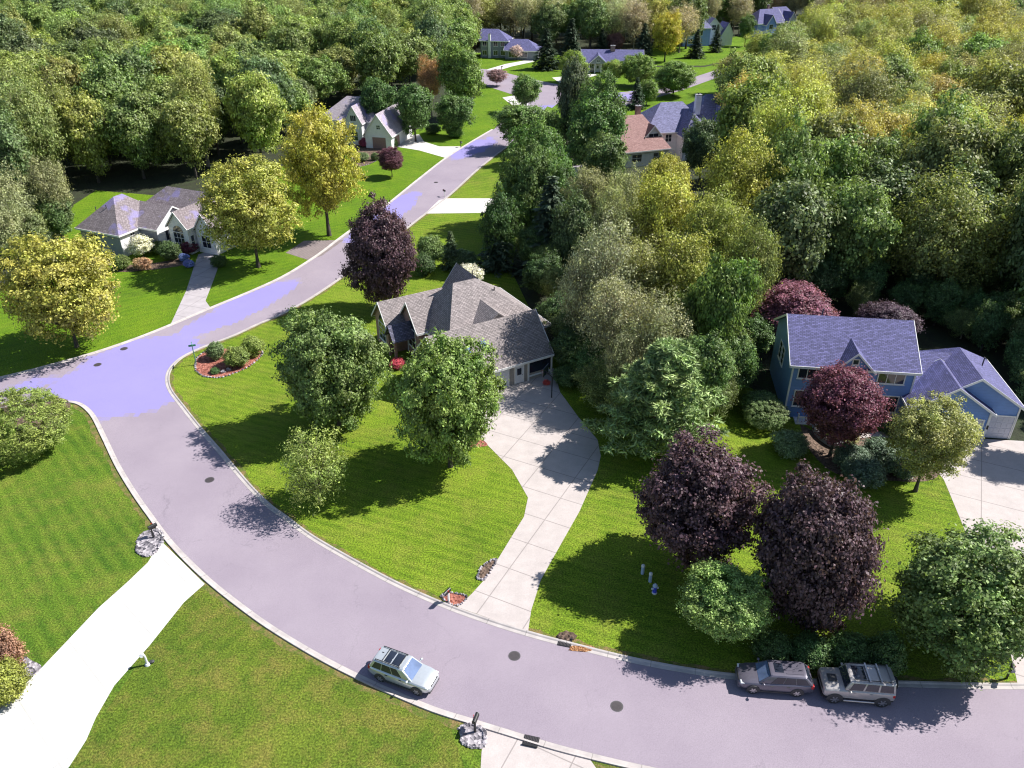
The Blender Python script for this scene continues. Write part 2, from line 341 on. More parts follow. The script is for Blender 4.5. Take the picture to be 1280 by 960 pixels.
struct('side_road', MB().sheet(rc, 0.016), 'asphalt')
def kerb(line, side, name='kerb', w=0.50, mat='kerb_concrete'):
    prof = [(0.0, 0.016), (0.06, 0.026), (0.34, 0.030), (0.46, 0.095), (0.60, 0.11), (0.62, 0.0)]
    pts = [Vector((p[0], p[1], 0)) for p in line]; n = len(pts); vs = []; us = []; d = 0
    for i, p in enumerate(pts):
        t = (pts[min(i+1, n-1)]-pts[max(i-1, 0)]).normalized(); o = Vector((-t.y, t.x, 0))*side
        if i: d += (pts[i]-pts[i-1]).length
        for a, z in prof: vs.append(p+o*(a*w/0.62)+Vector((0, 0, z)))
        us.append(d)
    m = len(prof); fs = []
    for i in range(n-1):
        for j in range(m-1):
            q = (i*m+j, i*m+j+1, (i+1)*m+j+1, (i+1)*m+j); fs.append(q if side < 0 else q[::-1])
    mb = MB().add(vs, fs); me = mb.mesh(name, mat)
    ul = me.uv_layers.new(name='UVMap')
    for p in me.polygons:
        for li in p.loop_indices:
            vi = me.loops[li].vertex_index; ul.data[li].uv = (us[vi//m], prof[vi % m][0]/0.62)
    o = bpy.data.objects.new(name, me); COL.objects.link(o); tag(o, kind='structure'); return o
def strip(line, side, a, b, z, name, mat):
    pts = [Vector((p[0], p[1], 0)) for p in line]; n = len(pts); vs = []
    for i, p in enumerate(pts):
        t = (pts[min(i+1, n-1)]-pts[max(i-1, 0)]).normalized(); o = Vector((-t.y, t.x, 0))*side
        vs += [p+o*a+Vector((0, 0, z)), p+o*(b+rng.uniform(-.18, .18))+Vector((0, 0, z))]
    fs = [(2*i, 2*i+1, 2*i+3, 2*i+2) if side < 0 else (2*i, 2*i+2, 2*i+3, 2*i+1) for i in range(n-1)]
    return struct(name, MB().add(vs, fs), mat)
kerb(E_SW, -1); kerb(E_NE, 1); kerb(E_NW, 1); kerb(E_W, 1)
strip(E_SW, -1, 0.48, 1.0, 0.0085, 'verge', 'dry_verge'); strip(E_NE, 1, 0.48, 0.85, 0.0085, 'verge', 'dry_verge')
# lawns
struct('lawn', MB().sheet(E_W[::-1] + E_SW[1:] + [(200, -60), (-300, -60), (-300, 40)], 0.004), 'lawn_deep')
struct('lawn', MB().sheet(E_SW[30:75] + px([(700, 1300), (-100, 1300), (87, 960), (122, 905), (187, 807)]), 0.0062), 'lawn_dry')
struct('lawn', MB().sheet(E_NE + px([(1600, 560), (1290, 560), (1000, 520), (930, 480), (850, 545), (760, 520), (712, 470), (690, 440), (664, 390), (640, 340), (660, 200)]), 0.004), 'lawn_bright')  # lawn cut back between the houses; dark floor stands for tree shade
struct('lawn', MB().sheet(E_NW + px([(660, 112), (600, 118), (560, 150), (500, 168), (440, 180), (330, 215), (240, 248), (120, 238), (92, 256), (60, 330), (-120, 420), (-330, 470)]), 0.004), 'lawn_far')
struct('lawn', MB().sheet(px([(530, 66), (690, 66), (740, 84), (880, 84), (1000, 55), (1000, 72), (900, 120), (800, 145), (760, 160), (650, 140), (560, 110)]), 0.0065), 'lawn_far')
struct('lawn', MB().sheet(px([(786, 82), (796, 64), (850, 54), (950, 42), (1000, 50), (1000, 60), (880, 82)]), 0.0085), 'lawn_far')
# driveways
def drive(pts, mat, z=0.014, name='driveway'): return struct(name, MB().sheet(px(pts), z), mat)
drive([(201, 676), (185, 703), (160, 727), (123, 760), (50, 837), (0, 887), (-150, 1030), (-40, 1100), (40, 1010), (87, 958), (108, 925), (120, 897), (143, 857), (187, 807), (230, 753), (256, 730)], 'concrete_white', name='driveway')
drive([(572, 759), (590, 742), (609, 721), (637, 675), (655, 646), (660, 622), (640, 587), (605, 552), (578, 527), (586, 503), (618, 487), (692, 460), (700, 490), (722, 520), (747, 550), (751, 570), (747, 588), (724, 640), (690, 700), (676, 725), (664, 763), (660, 790)], 'concrete_pink')
drive([(1168, 585), (1180, 600), (1200, 648), (1225, 710), (1250, 775), (1264, 820), (1272, 855), (1400, 850), (1420, 700), (1400, 560), (1310, 553), (1215, 548), (1190, 570)], 'concrete_pink')
drive([(608, 910), (602, 940), (598, 1010), (780, 1010), (738, 950), (733, 944)], 'concrete_pink', 0.0145)
drive([(213, 406), (233, 363), (242, 335), (248, 318), (270, 312), (277, 322), (267, 350), (257, 376), (264, 386)], 'concrete_worn')
drive([(357, 316), (380, 301), (430, 300), (402, 320), (385, 325)], 'paving_brown')
drive([(470, 172), (524, 168), (530, 177), (549, 183), (577, 183), (559, 198), (524, 188), (487, 182), (472, 186)], 'concrete_far')
drive([(531, 267), (549, 250), (560, 248), (620, 248), (690, 244), (745, 240), (745, 250), (690, 262), (620, 266)], 'concrete_far')
drive([(608, 87), (632, 80), (665, 74), (668, 77), (640, 83), (620, 89)], 'concrete_far', 0.02)
drive([(690, 97), (745, 92), (748, 94), (700, 104)], 'concrete_far', 0.02)
drive([(634, 127), (628, 122), (650, 118), (660, 130), (656, 139), (648, 137)], 'concrete_far', 0.02)
# ------------------------------------------------------------------ manholes and drains
def manhole(x, y, label):
    o = empty('manhole_cover', (*g(x, y), 0.014), 0, label, 'manhole cover', 'round manhole covers in the road')
    MB().tube((0, 0, 0), (0, 0, 0.006), 0.44, 0.44, 28).build('rim', 'dark_trim', o)
    mb = MB().tube((0, 0, 0.006), (0, 0, 0.012), 0.35, 0.35, 28)
    for i in range(-3, 4):
        h = math.sqrt(max(0, 0.32**2-(i*0.09)**2)); mb.box(-h, h, i*0.09-0.018, i*0.09+0.018, 0.0125, 0.02)
    mb.build('lid', 'iron', o)
manhole(262, 600, 'round iron manhole cover in the curving road beside the corner lawn')
manhole(643, 820, 'round manhole cover in the road just off the end of the long driveway')
manhole(771, 883, 'round manhole cover in the road nearest the parked cars at the kerb')
manhole(122, 456, 'round manhole cover at the far left end of the junction')
manhole(155, 436, 'round manhole cover by the kerb opposite the street name pole')
manhole(545, 228, 'round manhole cover on the far straight part of the side street')
def drain(x, y, ang, label):
    o = empty('storm_drain', (*g(x, y), 0.0), ang, label, 'storm drain', 'storm drains in the kerb')
    MB().box(-.5, .5, -.33, .33, 0.03, 0.055).build('frame', 'black_metal', o)
    mb = MB()
    for i in range(9): mb.box(-.44+i*.104, -.40+i*.104, -.28, .28, 0.056, 0.085)
    mb.build('grate', 'iron', o)
    MB().box(-.5, .5, .34, .46, 0.05, 0.15).build('kerb_inlet', 'black_metal', o)
drain(664, 926, R(-14+180), 'black iron storm drain grate in the kerb at the bottom driveway')
drain(706, 804, R(-14), 'storm drain grate in the far kerb beside a drift of brown leaves')
tag(MB().ball((*g(727, 811), 0.03), 1.0, .3, .05, 14, 6, .25).build('leaf_litter', 'leaf_drift'), 'small drift of rusty brown leaves lying in the gutter by the drain', 'leaf litter', kind='stuff').rotation_euler = (0, 0, 0)
# ------------------------------------------------------------------ trees
def leaf_quads(pos, nrm, size, aspect, rng, tang=None, jit=0.35):
    n = len(pos); nrm = nrm/np.linalg.norm(nrm, axis=1, keepdims=True).clip(1e-6)
    if tang is None: tang = rng.normal(size=(n, 3))
    t = tang-nrm*np.sum(tang*nrm, 1, keepdims=True); t /= np.linalg.norm(t, axis=1, keepdims=True).clip(1e-6)
    b = np.cross(nrm, t); s = (size*(1+rng.uniform(-jit, jit, n)))[:, None]
    v = np.empty((n, 4, 3)); v[:, 0] = pos-t*s*.5; v[:, 1] = pos+b*s*aspect*.5-t*s*.05; v[:, 2] = pos+t*s*.5; v[:, 3] = pos-b*s*aspect*.5-t*s*.05
    v[:, 1] += nrm*s*.10; v[:, 3] += nrm*s*.10
    return v.reshape(-1, 3)
def quads_mesh(name, V, mat):
    n = len(V)//4; me = bpy.data.meshes.new(name)
    me.vertices.add(4*n); me.vertices.foreach_set('co', V.astype(np.float32).ravel())
    me.loops.add(4*n); me.loops.foreach_set('vertex_index', np.arange(4*n, dtype=np.int32))
    me.polygons.add(n); me.polygons.foreach_set('loop_start', np.arange(0, 4*n, 4, dtype=np.int32))
    me.update(calc_edges=True); me.materials.append(MATS[mat]); return me
def unit(v): return v/np.linalg.norm(v, axis=-1, keepdims=True).clip(1e-6)
def fib(n, rng, jit=.25):
    i = np.arange(n)+.5; ph = np.arccos(1-2*i/n); th = np.pi*(1+5**.5)*i
    return unit(np.stack([np.cos(th)*np.sin(ph), np.sin(th)*np.sin(ph), np.cos(ph)], 1)+rng.normal(size=(n, 3))*jit)
R0 = 4.5                                     # crowns are modelled at 4.5 m half width and half height
def crown_round(seed, nl=20, n=16000, size=.34, aspect=.62, lobe=(.30, .44), at=(.52, .70), fill=.12, up=.55, clumps=26, spread=.20, flat=.55, aniso=1.0):
    r = np.random.default_rng(seed)
    d = fib(nl, r); d = d[d[:, 2] > -flat-.25]
    lc = d*r.uniform(*at, (len(d), 1)); lr = r.uniform(*lobe, len(d)); lc[:, 2] = np.maximum(lc[:, 2], -flat)
    lc = np.vstack([lc, [[0, 0, .05]]]); lr = np.append(lr, .48)
    out = []; nn = []
    cd = [fib(clumps, r, .3) for _ in lc]; cs = [r.uniform(.72, 1.1, clumps) for _ in lc]
    m = int(n*2.2); j = r.choice(len(lc), m, p=lr**2/np.sum(lr**2)); k = r.integers(0, clumps, m)
    base = np.array(cd)[j, k]; rad = np.array(cs)[j, k]
    dd = unit(base+r.normal(size=(m, 3))*spread*1.6)
    p = lc[j]+dd*(lr[j]*rad*(1-np.abs(r.normal(size=m))*fill*1.6).clip(.3, 1.1))[:, None]
    deep = np.zeros(m, bool)
    for q in range(len(lc)):
        deep |= (np.linalg.norm(p-lc[q], axis=1) < lr[q]*.66) & (j != q)
    p = p[~deep][:n]; dd = dd[~deep][:n]
    nrm = unit(dd*.8+unit(p)*.4+np.array([0, 0, up])+r.normal(size=p.shape)*.55)
    p = p*R0*np.array([aniso, 1, 1])
    return quads_mesh('crown', leaf_quads(p, nrm, np.full(len(p), size), aspect, r), 'leaf'), lc*R0, lr*R0
def crown_tuft(seed, n=40000, size=.22, aspect=.62, tufts=420, tr=.085, amp=.22, rmin=.74, inner=.35, imin=.35, up=.5, bumps=11, width=.16, sharp=0.0, twist=.6):
    r = np.random.default_rng(seed)
    d = fib(tufts, r, .12); b = fib(bumps, r, .3); a = r.uniform(.3, 1.0, bumps)
    e = np.max(a[None]*np.exp(-(1-d@b.T)/width), axis=1); rad = 1-amp+amp*e/e.max()
    rad = rad*(1-sharp*np.clip(d[:, 2], 0, 1)*(1-np.clip(d[:, 2], 0, 1))*1.2)
    c = d*(rad*r.uniform(rmin, 1.02, tufts)**1.0)[:, None]
    m = int(tufts*inner); q = r.integers(0, tufts, m); ci = d[q]*(rad[q]*r.uniform(imin, rmin, m))[:, None]
    c = np.vstack([c, ci]); dd = np.vstack([d, d[q]]); c[:, 2] = np.maximum(c[:, 2], -.86)
    k = r.choice(len(c), n, p=(w_ := np.r_[np.ones(tufts), np.full(m, .8)])/w_.sum()); trr = tr*r.uniform(.6, 1.45, len(c))
    off = r.normal(size=(n, 3))*np.array([1, 1, .75]); p = c[k]+off*(trr[k]*.62)[:, None]
    nrm = unit(unit(off)*.7+dd[k]*.55+np.array([0, 0, up])+r.normal(size=(n, 3))*twist)
    sz = size*(1+r.normal(size=n)*.15).clip(.6, 1.5)
    j = r.choice(tufts, 26, replace=False)
    return quads_mesh('crown', leaf_quads(p*R0, nrm, sz, aspect, r), 'leaf'), c[j]*R0*.86, np.full(26, .28*R0)
def limbs(seed, lc, lr, th=.16, twigs=0, mat='bark_dark'):
    r = random.Random(seed); mb = MB()
    for c, q in zip(lc, lr):
        c = Vector(c); s = Vector((0, 0, -R0*.85+r.uniform(0, R0*.7))); s.z = min(s.z, c.z-.4) if c.z > -2 else s.z
        m = s.lerp(c, .5)+Vector((r.uniform(-.3, .3), r.uniform(-.3, .3), -.35))
        mb.path([s, m, c], [th, th*.7, th*.4], 5)
        for _ in range(twigs):
            e = c+Vector((r.gauss(0, 1), r.gauss(0, 1), abs(r.gauss(.5, .8)))).normalized()*q*r.uniform(.7, 1.05); mm = m.lerp(c, r.uniform(.4, 1))
            mb.tube(mm, e, th*.35, th*.12, 4, False)
    mb.tube((0, 0, -R0), (0, 0, R0*.25), th*1.6, th*.6, 7)
    return mb.mesh('limbs', mat)
def trunk_mesh(seed, mat):
    r = random.Random(seed); mb = MB(); pts = []; rd = []
    for i in range(6):
        t = i/5; pts.append((r.uniform(-.05, .05)*i*.4, r.uniform(-.05, .05)*i*.4, t)); rd.append(.30*(1-.55*t)+(.12 if i == 0 else 0))
    n = 9
    vs = []
    for p, q in zip(pts, rd):
        for i in range(n): a = 2*math.pi*i/n; vs.append((p[0]+q*math.cos(a)*(1+.1*math.sin(3*a)), p[1]+q*math.sin(a), p[2]))
    fs = [(j*n+i, j*n+(i+1) % n, (j+1)*n+(i+1) % n, (j+1)*n+i) for j in range(5) for i in range(n)]
    return mb.add(vs, fs).mesh('trunk', mat, True)
TRUNK = {k: [trunk_mesh(s, k) for s in (1, 2)] for k in ('bark_dark', 'bark_tan')}
PROTO = {}
def proto(name, cnt, tw, bk, th, **k):
    PROTO[name] = []
    for s in range(cnt):
        me, lc, lr = crown_tuft(hash_(name)+s, **k); PROTO[name].append((me, limbs(s, lc, lr, th, tw, bk), bk))
def hash_(s): return sum(ord(c)*(i+3) for i, c in enumerate(s))*7
proto('dense', 4, 1, 'bark_dark', .12, n=64000, size=.178, tufts=420, tr=.08, amp=.34, bumps=18, width=.10, rmin=.68)
proto('forest', 7, 1, 'bark_dark', .10, n=34000, size=.26, tufts=330, tr=.10, amp=.46, bumps=17, width=.09, inner=.5, rmin=.68)
proto('yellow', 3, 2, 'bark_dark', .08, n=42000, size=.18, tufts=330, tr=.085, amp=.30, bumps=15, width=.10, inner=.5, rmin=.66)
proto('airy', 6, 4, 'bark_tan', .075, n=27000, size=.185, tufts=300, tr=.115, amp=.46, bumps=19, width=.08, inner=.8, rmin=.66, imin=.25)
proto('bare', 4, 8, 'bark_tan', .055, n=17000, size=.17, tufts=320, tr=.12, amp=.34, bumps=15, width=.09, inner=.9, rmin=.62, imin=.2)
proto('shrub', 3, 0, 'bark_dark', .06, n=15000, size=.36, tufts=200, tr=.13, amp=.30, bumps=9, width=.2, inner=.3)
proto('maple', 3, 1, 'bark_dark', .12, n=66000, size=.172, aspect=.75, tufts=440, tr=.085, amp=.32, bumps=15, width=.12, inner=.4, sharp=.22)
proto('weeping', 1, 3, 'bark_tan', .06, n=9500, size=.28, aspect=.33, tufts=260, tr=.11, amp=.35, bumps=12, width=.10, inner=.7, rmin=.6, up=.1)
proto('clipped', 2, 0, 'bark_dark', .06, n=52000, size=.15, tufts=700, tr=.06, amp=.10, bumps=8, width=.3, inner=.15, rmin=.86)
def conifer(seed, dens=1.0, droop=.25, n_need=9, size=.62, gap=.42):
    """spruce: unit height 10 m, base radius 3 m"""
    r = np.random.default_rng(seed); P = []; Nn = []; Tt = []; mb = MB()
    z = .5
    while z < 9.8:
        Lr = 3.0*(1-z/10.05)**.85*r.uniform(.85, 1.08); nb = int(7+4*(1-z/10)); a0 = r.uniform(0, 6.28)
        for i in range(nb):
            a = a0+6.283*i/nb+r.normal()*.18; ll = Lr*r.uniform(.72, 1.1); dx = np.array([math.cos(a), math.sin(a), 0])
            k = max(4, int(n_need*ll*dens)); t = np.sort(r.uniform(.12, 1.0, k))
            c = dx[None]*(t*ll)[:, None]; c[:, 2] = z-droop*ll*t**1.4+.10*ll*t**3; side = np.array([-dx[1], dx[0], 0])
            w = (1.05-t)*.42*ll**.5+.10
            o = r.uniform(-1, 1, k); c = c+side[None]*(o*w)[:, None]; c[:, 2] -= np.abs(o)*w*.25
            P.append(c); tt = dx[None]*.8+side[None]*(o*.9)[:, None]; tt[:, 2] -= .15; Tt.append(tt)
            Nn.append(np.array([0, 0, 1.0])+dx*.25+r.normal(size=(k, 3))*.35)
        z += gap*(1-.45*z/10)
    mb.tube((0, 0, 0), (0, 0, 9.6), .2, .03, 7)
    P = np.vstack(P); return quads_mesh('crown', leaf_quads(P, np.vstack(Nn), np.full(len(P), size), .36, r, np.vstack(Tt)), 'needle'), mb.mesh('trunk', 'bark_dark')
SPRUCE = [conifer(11), conifer(12), conifer(13, 1.3, .3)]
def pine(seed):
    """white pine: 10 m high, 4 m half width, upswept plumes in open tiers"""
    r = np.random.default_rng(seed); P = []; Nn = []; Tt = []; mb = MB(); z = 1.4
    mb.tube((0, 0, 0), (0, 0, 9.3), .24, .05, 7)
    while z < 9.7:
        Lr = 4.0*min(1.0, (1-z/10.4)*1.25)**.8; nb = 7; a0 = r.uniform(0, 6.28)
        for i in range(nb):
            a = a0+6.283*i/nb+r.normal()*.2; ll = max(.5, Lr*r.uniform(.65, 1.08)); dx = np.array([math.cos(a), math.sin(a), 0])
            tip = dx*ll; tip[2] = .22*ll; mb.tube((0, 0, z), tuple(dx*ll*.9+np.array([0, 0, z+.16*ll])), .05, .015, 4, False)
            for t in np.arange(.3, 1.05, .16/max(.7, ll/3)):
                for s in (-1, 0, 1):
                    c0 = dx*ll*t+np.array([0, 0, z+.2*ll*t*t])+np.array([-dx[1], dx[0], 0])*s*(1.1-t)*ll*.42
                    k = 17; d = unit(r.normal(size=(k, 3))+np.array([0, 0, .9])+dx*.5)
                    P.append(c0+d*.26); Tt.append(d); Nn.append(r.normal(size=(k, 3))+np.array([0, 0, .4]))
        z += .78*(1-.3*z/10)
    P = np.vstack(P); return quads_mesh('crown', leaf_quads(P, np.vstack(Nn), np.full(len(P), .46), .2, r, np.vstack(Tt)), 'needle'), mb.mesh('trunk', 'bark_dark')
PINE = [pine(5)]
def inst(me, name, parent, loc, scl, rz=0, color=None):
    o = bpy.data.objects.new(name, me); COL.objects.link(o); o.parent = parent; o.location = loc; o.scale = scl; o.rotation_euler = (0, 0, rz)
    if color: o.color = (min(.7, color[0]*1.6+.010), min(.7, color[1]*1.6+.008), min(.7, color[2]*1.6+.010), 1)
    return o
CN = [0]; TREES = []
def solve(box, clear):
    """base point, crown centre height, half width, half height of a crown whose outline is box, bottom 'clear' above the ground"""
    x0, y0, x1, y1 = box; cx, cy = (x0+x1)/2, (y0+y1)/2; d = ray(cx, cy)
    def f(Y):
        X, zc = at_depth(cx, cy, Y); dep = math.sqrt(X*X+Y*Y+(CH-zc)**2)/math.sqrt(d[0]**2+d[1]**2+d[2]**2)
        r = (x1-x0)/2*dep/CF; hp = (y1-y0)/2*dep/CF; al = math.atan2(CH-zc, Y)
        hz = max((hp*hp-(r*math.sin(al))**2)/math.cos(al)**2, (0.62*r)**2)**.5
        return X, zc, r, hz
    lo, hi = 20, 700
    for _ in range(50):
        m = (lo+hi)/2; X, zc, r, hz = f(m)
        if zc-hz > clear: lo = m
        else: hi = m
    return (X, lo, zc, r, hz)
def put_tree(kind, X, Y, zc, r, hz, color, name, label, cat='tree', group=None, limb=True, bk=None):
    CN[0] += 1; i = CN[0]; ang = (i*2.399) % 6.283
    P = PROTO[kind][i % len(PROTO[kind])]
    o = empty(name, (X, Y, 0), ang, label, cat, group)
    k = r/R0
    q = 1.12 if kind in ('dense', 'maple') else 1.05
    inst(P[0], 'crown', o, (0, 0, zc), (k*q, k*q, hz/R0*q), 0, color)
    inst(TRUNK[P[2]][i % 2], 'trunk', o, (0, 0, -.02), (max(.25, min(1.1, zc*.085)),)*2+(max(.3, zc-hz*.2),), 0)
    if limb: inst(P[1], 'limb', o, (0, 0, zc), (k, k, hz/R0), 0)
    TREES.append((X, Y, r)); return o
def T(kind, box, clear, color, name, label, cat='tree', group=None, bk=None):
    X, Y, zc, r, hz = solve(box, clear)
    return put_tree(kind, X, Y, zc, r, hz, color, name, label, cat, group)
def S(box, color, label, name='shrub', group=None, kind='shrub', cat='shrub'):
    X, Y, zc, r, hz = solve(box, -0.1)
    o = put_tree(kind, X, Y, zc, r, hz, color, name, label, cat, group, False); return o
def C(box, label, color=(.022, .040, .018), name='spruce_tree', kind='spruce', group=None, by=None):
    """conifer: box = crown outline; base at the bottom of the box"""
    x0, y0, x1, y1 = box; cx = (x0+x1)/2
    base_y = by or y1-(x1-x0)*.12
    Y = g(cx, base_y)[1]; X, _ = at_depth(cx, (y0+base_y)/2, Y); _, zt = at_depth(cx, y0, Y)
    dep = Y*cT+(CH-2)*sT; r = (x1-x0)/2*dep/CF*(1.0 if kind == 'spruce' else 1.12)
    me, tr = (SPRUCE[CN[0] % 3] if kind == 'spruce' else PINE[0]); CN[0] += 1
    o = empty(name, (X, Y, 0), CN[0]*2.1, label, 'tree', group); w = 3.0 if kind == 'spruce' else 4.0
    inst(me, 'crown', o, (0, 0, 0), (r/w, r/w, zt/10), 0, color); inst(tr, 'trunk', o, (0, 0, 0), (zt/10, zt/10, zt/10)); TREES.append((X, Y, r)); return o
# ------------------------------------------------------------------ houses
FACE = {'f': ((1, 0), (0, -1)), 'b': ((-1, 0), (0, 1)), 'l': ((0, -1), (-1, 0)), 'r': ((0, 1), (1, 0))}
class House:
    def __init__(s, name, ox, oy, deg, label, wallm, roofm, trim='white_trim', cat='house'):
        s.o = empty(name, (ox, oy, 0), R(deg), label, cat); s.wm = wallm; s.rm = roofm; s.tm = trim
        s.W = {}; s.Rf = {}; s.T = MB(); s.D = []
    def wallmb(s, m=None): return s.W.setdefault(m or s.wm, MB())
    def roof(s, x0, x1, y0, y1, ze, zr, ax='x', h0=0.0, h1=0.0, oh=0.4, m=None, th=0.16, trim=True, walls=True, wm=None, zb=-0.3, oh_end=None):
        """rectangle x0..x1,y0..y1, ridge along ax, h0/h1 = hip run at each end (0 = gable)"""
        if ax == 'x': f = lambda a, b, z: (a, b, z); A0, A1, B0, B1 = x0, x1, y0, y1
        else: f = lambda a, b, z: (b, a, z); A0, A1, B0, B1 = y0, y1, x0, x1
        half = (B1-B0)/2; bm_ = (B0+B1)/2; sl = (zr-ze)/half; zo = ze-oh*sl
        oe = oh if oh_end is None else oh_end
        e0 = oh if h0 else oe; e1 = oh if h1 else oe
        r0 = A0+h0 if h0 else A0-e0; r1 = A1-h1 if h1 else A1+e1
        V = [(A0-e0, B0-oh, zo), (A1+e1, B0-oh, zo), (A1+e1, B1+oh, zo), (A0-e0, B1+oh, zo), (r0, bm_, zr), (r1, bm_, zr)]
        top = [f(*v) for v in V]; bot = [f(v[0], v[1], v[2]-th) for v in V]
        fs = [(0, 1, 5, 4), (2, 3, 4, 5)]; bd = [(0, 1), (2, 3)]
        if h0: fs.append((3, 0, 4)); bd.append((3, 0))
        else: bd += [(3, 4), (4, 0)]
        if h1: fs.append((1, 2, 5)); bd.append((1, 2))
        else: bd += [(1, 5), (5, 2)]
        if ax == 'y': fs = [q[::-1] for q in fs]; bd = [q[::-1] for q in bd]
        F2 = fs+[tuple(i+6 for i in q[::-1]) for q in fs]+[(b, a, a+6, b+6) for a, b in bd]
        mb = s.Rf.setdefault(m or s.rm, MB()); mb.add(top+bot, F2)
        if trim:
            c = Vector(f((A0+A1)/2, bm_, 0))
            for a, b in bd:
                p = Vector(top[a]); q = Vector(top[b]); d = (q-p); n = Vector((d.y, -d.x, 0)).normalized()
                mid = (p+q)/2
                if n.dot(Vector((mid.x-c.x, mid.y-c.y, 0))) < 0: n = -n
                u = Vector((0, 0, 1)); e = .012; w = .07
                s.T.add([p+n*e+u*.02, q+n*e+u*.02, q+n*w+u*.02, p+n*w+u*.02, p+n*e-u*.24, q+n*e-u*.24, q+n*w-u*.24, p+n*w-u*.24],
                        [(0, 1, 2, 3), (7, 6, 5, 4), (0, 4, 5, 1), (1, 5, 6, 2), (2, 6, 7, 3), (3, 7, 4, 0)])
        if walls:
            zt = ze-.06; w = s.wallmb(wm)
            if h0 and h1: w.add([f(A0, B0, zb), f(A1, B0, zb), f(A1, B1, zb), f(A0, B1, zb), f(A0, B0, zt), f(A1, B0, zt), f(A1, B1, zt), f(A0, B1, zt)], [(0, 1, 5, 4), (1, 2, 6, 5), (2, 3, 7, 6), (3, 0, 4, 7), (4, 5, 6, 7)])
            else:
                k0 = h0*0.98; k1 = h1*0.98
                w.add([f(A0, B0, zb), f(A1, B0, zb), f(A1, B1, zb), f(A0, B1, zb), f(A0, B0, zt), f(A1, B0, zt), f(A1, B1, zt), f(A0, B1, zt), f(A0+k0, bm_, zr-.12), f(A1-k1, bm_, zr-.12)],
                      [(0, 1, 5, 4), (1, 2, 6, 9, 5), (2, 3, 7, 6), (3, 0, 4, 8, 7), (4, 5, 9, 8), (6, 7, 8, 9)])
    def _box(s, mb, x, y, face, u0, u1, n0, n1, z0, z1):
        (ux, uy), (nx, ny) = FACE[face]
        P = lambda u, n, z: (x+ux*u+nx*n, y+uy*u+ny*n, z)
        mb.add([P(u0, n1, z0), P(u1, n1, z0), P(u1, n0, z0), P(u0, n0, z0), P(u0, n1, z1), P(u1, n1, z1), P(u1, n0, z1), P(u0, n0, z1)],
               [(3, 2, 1, 0), (4, 5, 6, 7), (0, 1, 5, 4), (1, 2, 6, 5), (2, 3, 7, 6), (3, 0, 4, 7)])
    def window(s, x, y, z, w, h, face, mull=(2, 2), m=None, glass='glass_dark', arch=False, fr=.11):
        mb = MB()
        s._box(mb, x, y, face, -w/2-fr, w/2+fr, -.02, .07, z-fr, z); s._box(mb, x, y, face, -w/2-fr, w/2+fr, -.02, .07, z+h, z+h+fr)
        s._box(mb, x, y, face, -w/2-fr, -w/2, -.02, .068, z, z+h); s._box(mb, x, y, face, w/2, w/2+fr, -.02, .068, z, z+h)
        for i in range(1, mull[0]): u = -w/2+w*i/mull[0]; s._box(mb, x, y, face, u-.035, u+.035, .0, .05, z, z+h)
        for i in range(1, mull[1]): v = z+h*i/mull[1]; s._box(mb, x, y, face, -w/2, w/2, .0, .047, v-.03, v+.03)
        s._box(mb, x, y, face, -w/2-fr-.05, w/2+fr+.05, .0, .12, z-fr-.05, z-fr+.01)
        o = mb.build('window', m or s.tm, s.o)
        p = MB(); s._box(p, x, y, face, -w/2, w/2, .0, .032, z, z+h)
        if arch:
            n = 9; (ux, uy), (nx, ny) = FACE[face]
            ring = [(w/2*math.cos(math.pi*i/n), z+h+fr+w/2*math.sin(math.pi*i/n)) for i in range(n+1)]
            vs = [(x+ux*a+nx*.035, y+uy*a+ny*.035, b) for a, b in ring]; p.add(vs, [tuple(range(n+1))])
        p.build('pane', glass, o); return o
    def garage(s, x, y, w, h, face, m='garage_paint', rows=4, cols=4):
        t = MB(); s._box(t, x, y, face, -w/2-.14, -w/2, -.02, .10, 0, h+.14); s._box(t, x, y, face, w/2, w/2+.14, -.02, .10, 0, h+.14); s._box(t, x, y, face, -w/2, w/2, -.02, .098, h, h+.14)
        o = MB(); s._box(o, x, y, face, -w/2, w/2, -.02, .035, 0, h)
        for i in range(rows):
            for j in range(cols):
                s._box(o, x, y, face, -w/2+w*(j+.08)/cols, -w/2+w*(j+.92)/cols, .035, .055, h*(i+.12)/rows, h*(i+.88)/rows)
        d = o.build('garage_door', m, s.o); t.build('door_frame', s.tm, d); return d
    def door(s, x, y, w, h, face, m='white_paint', z=0.05):
        o = MB(); s._box(o, x, y, face, -w/2, w/2, -.02, .05, z, z+h); d = o.build('door', m, s.o)
        t = MB(); s._box(t, x, y, face, -w/2-.12, -w/2, -.02, .09, z, z+h+.12); s._box(t, x, y, face, w/2, w/2+.12, -.02, .09, z, z+h+.12); s._box(t, x, y, face, -w/2, w/2, -.02, .088, z+h, z+h+.12); t.build('door_frame', s.tm, d)
        p = MB(); s._box(p, x, y, face, -w*.28, w*.28, .05, .06, z+h*.5, z+h*.9); p.build('pane', 'glass_dark', d)
        k = MB(); k.ball((x+FACE[face][0][0]*w*.4+FACE[face][1][0]*.09, y+FACE[face][0][1]*w*.4+FACE[face][1][1]*.09, z+1.0), .04, .04, .04, 6, 4); k.build('handle', 'dark_trim', d); return d
    def chimney(s, x, y, z0, z1, w=.9, d=.9, m='brick'):
        c = MB().box(x-w/2, x+w/2, y-d/2, y+d/2, z0, z1).build('chimney', m, s.o, uv=True)
        MB().box(x-w/2-.08, x+w/2+.08, y-d/2-.08, y+d/2+.08, z1+.003, z1+.14).build('chimney_cap', 'grey_trim', c)
        MB().tube((x, y, z1+.1), (x, y, z1+.45), .16, .14, 8).build('flue', 'dark_trim', c)
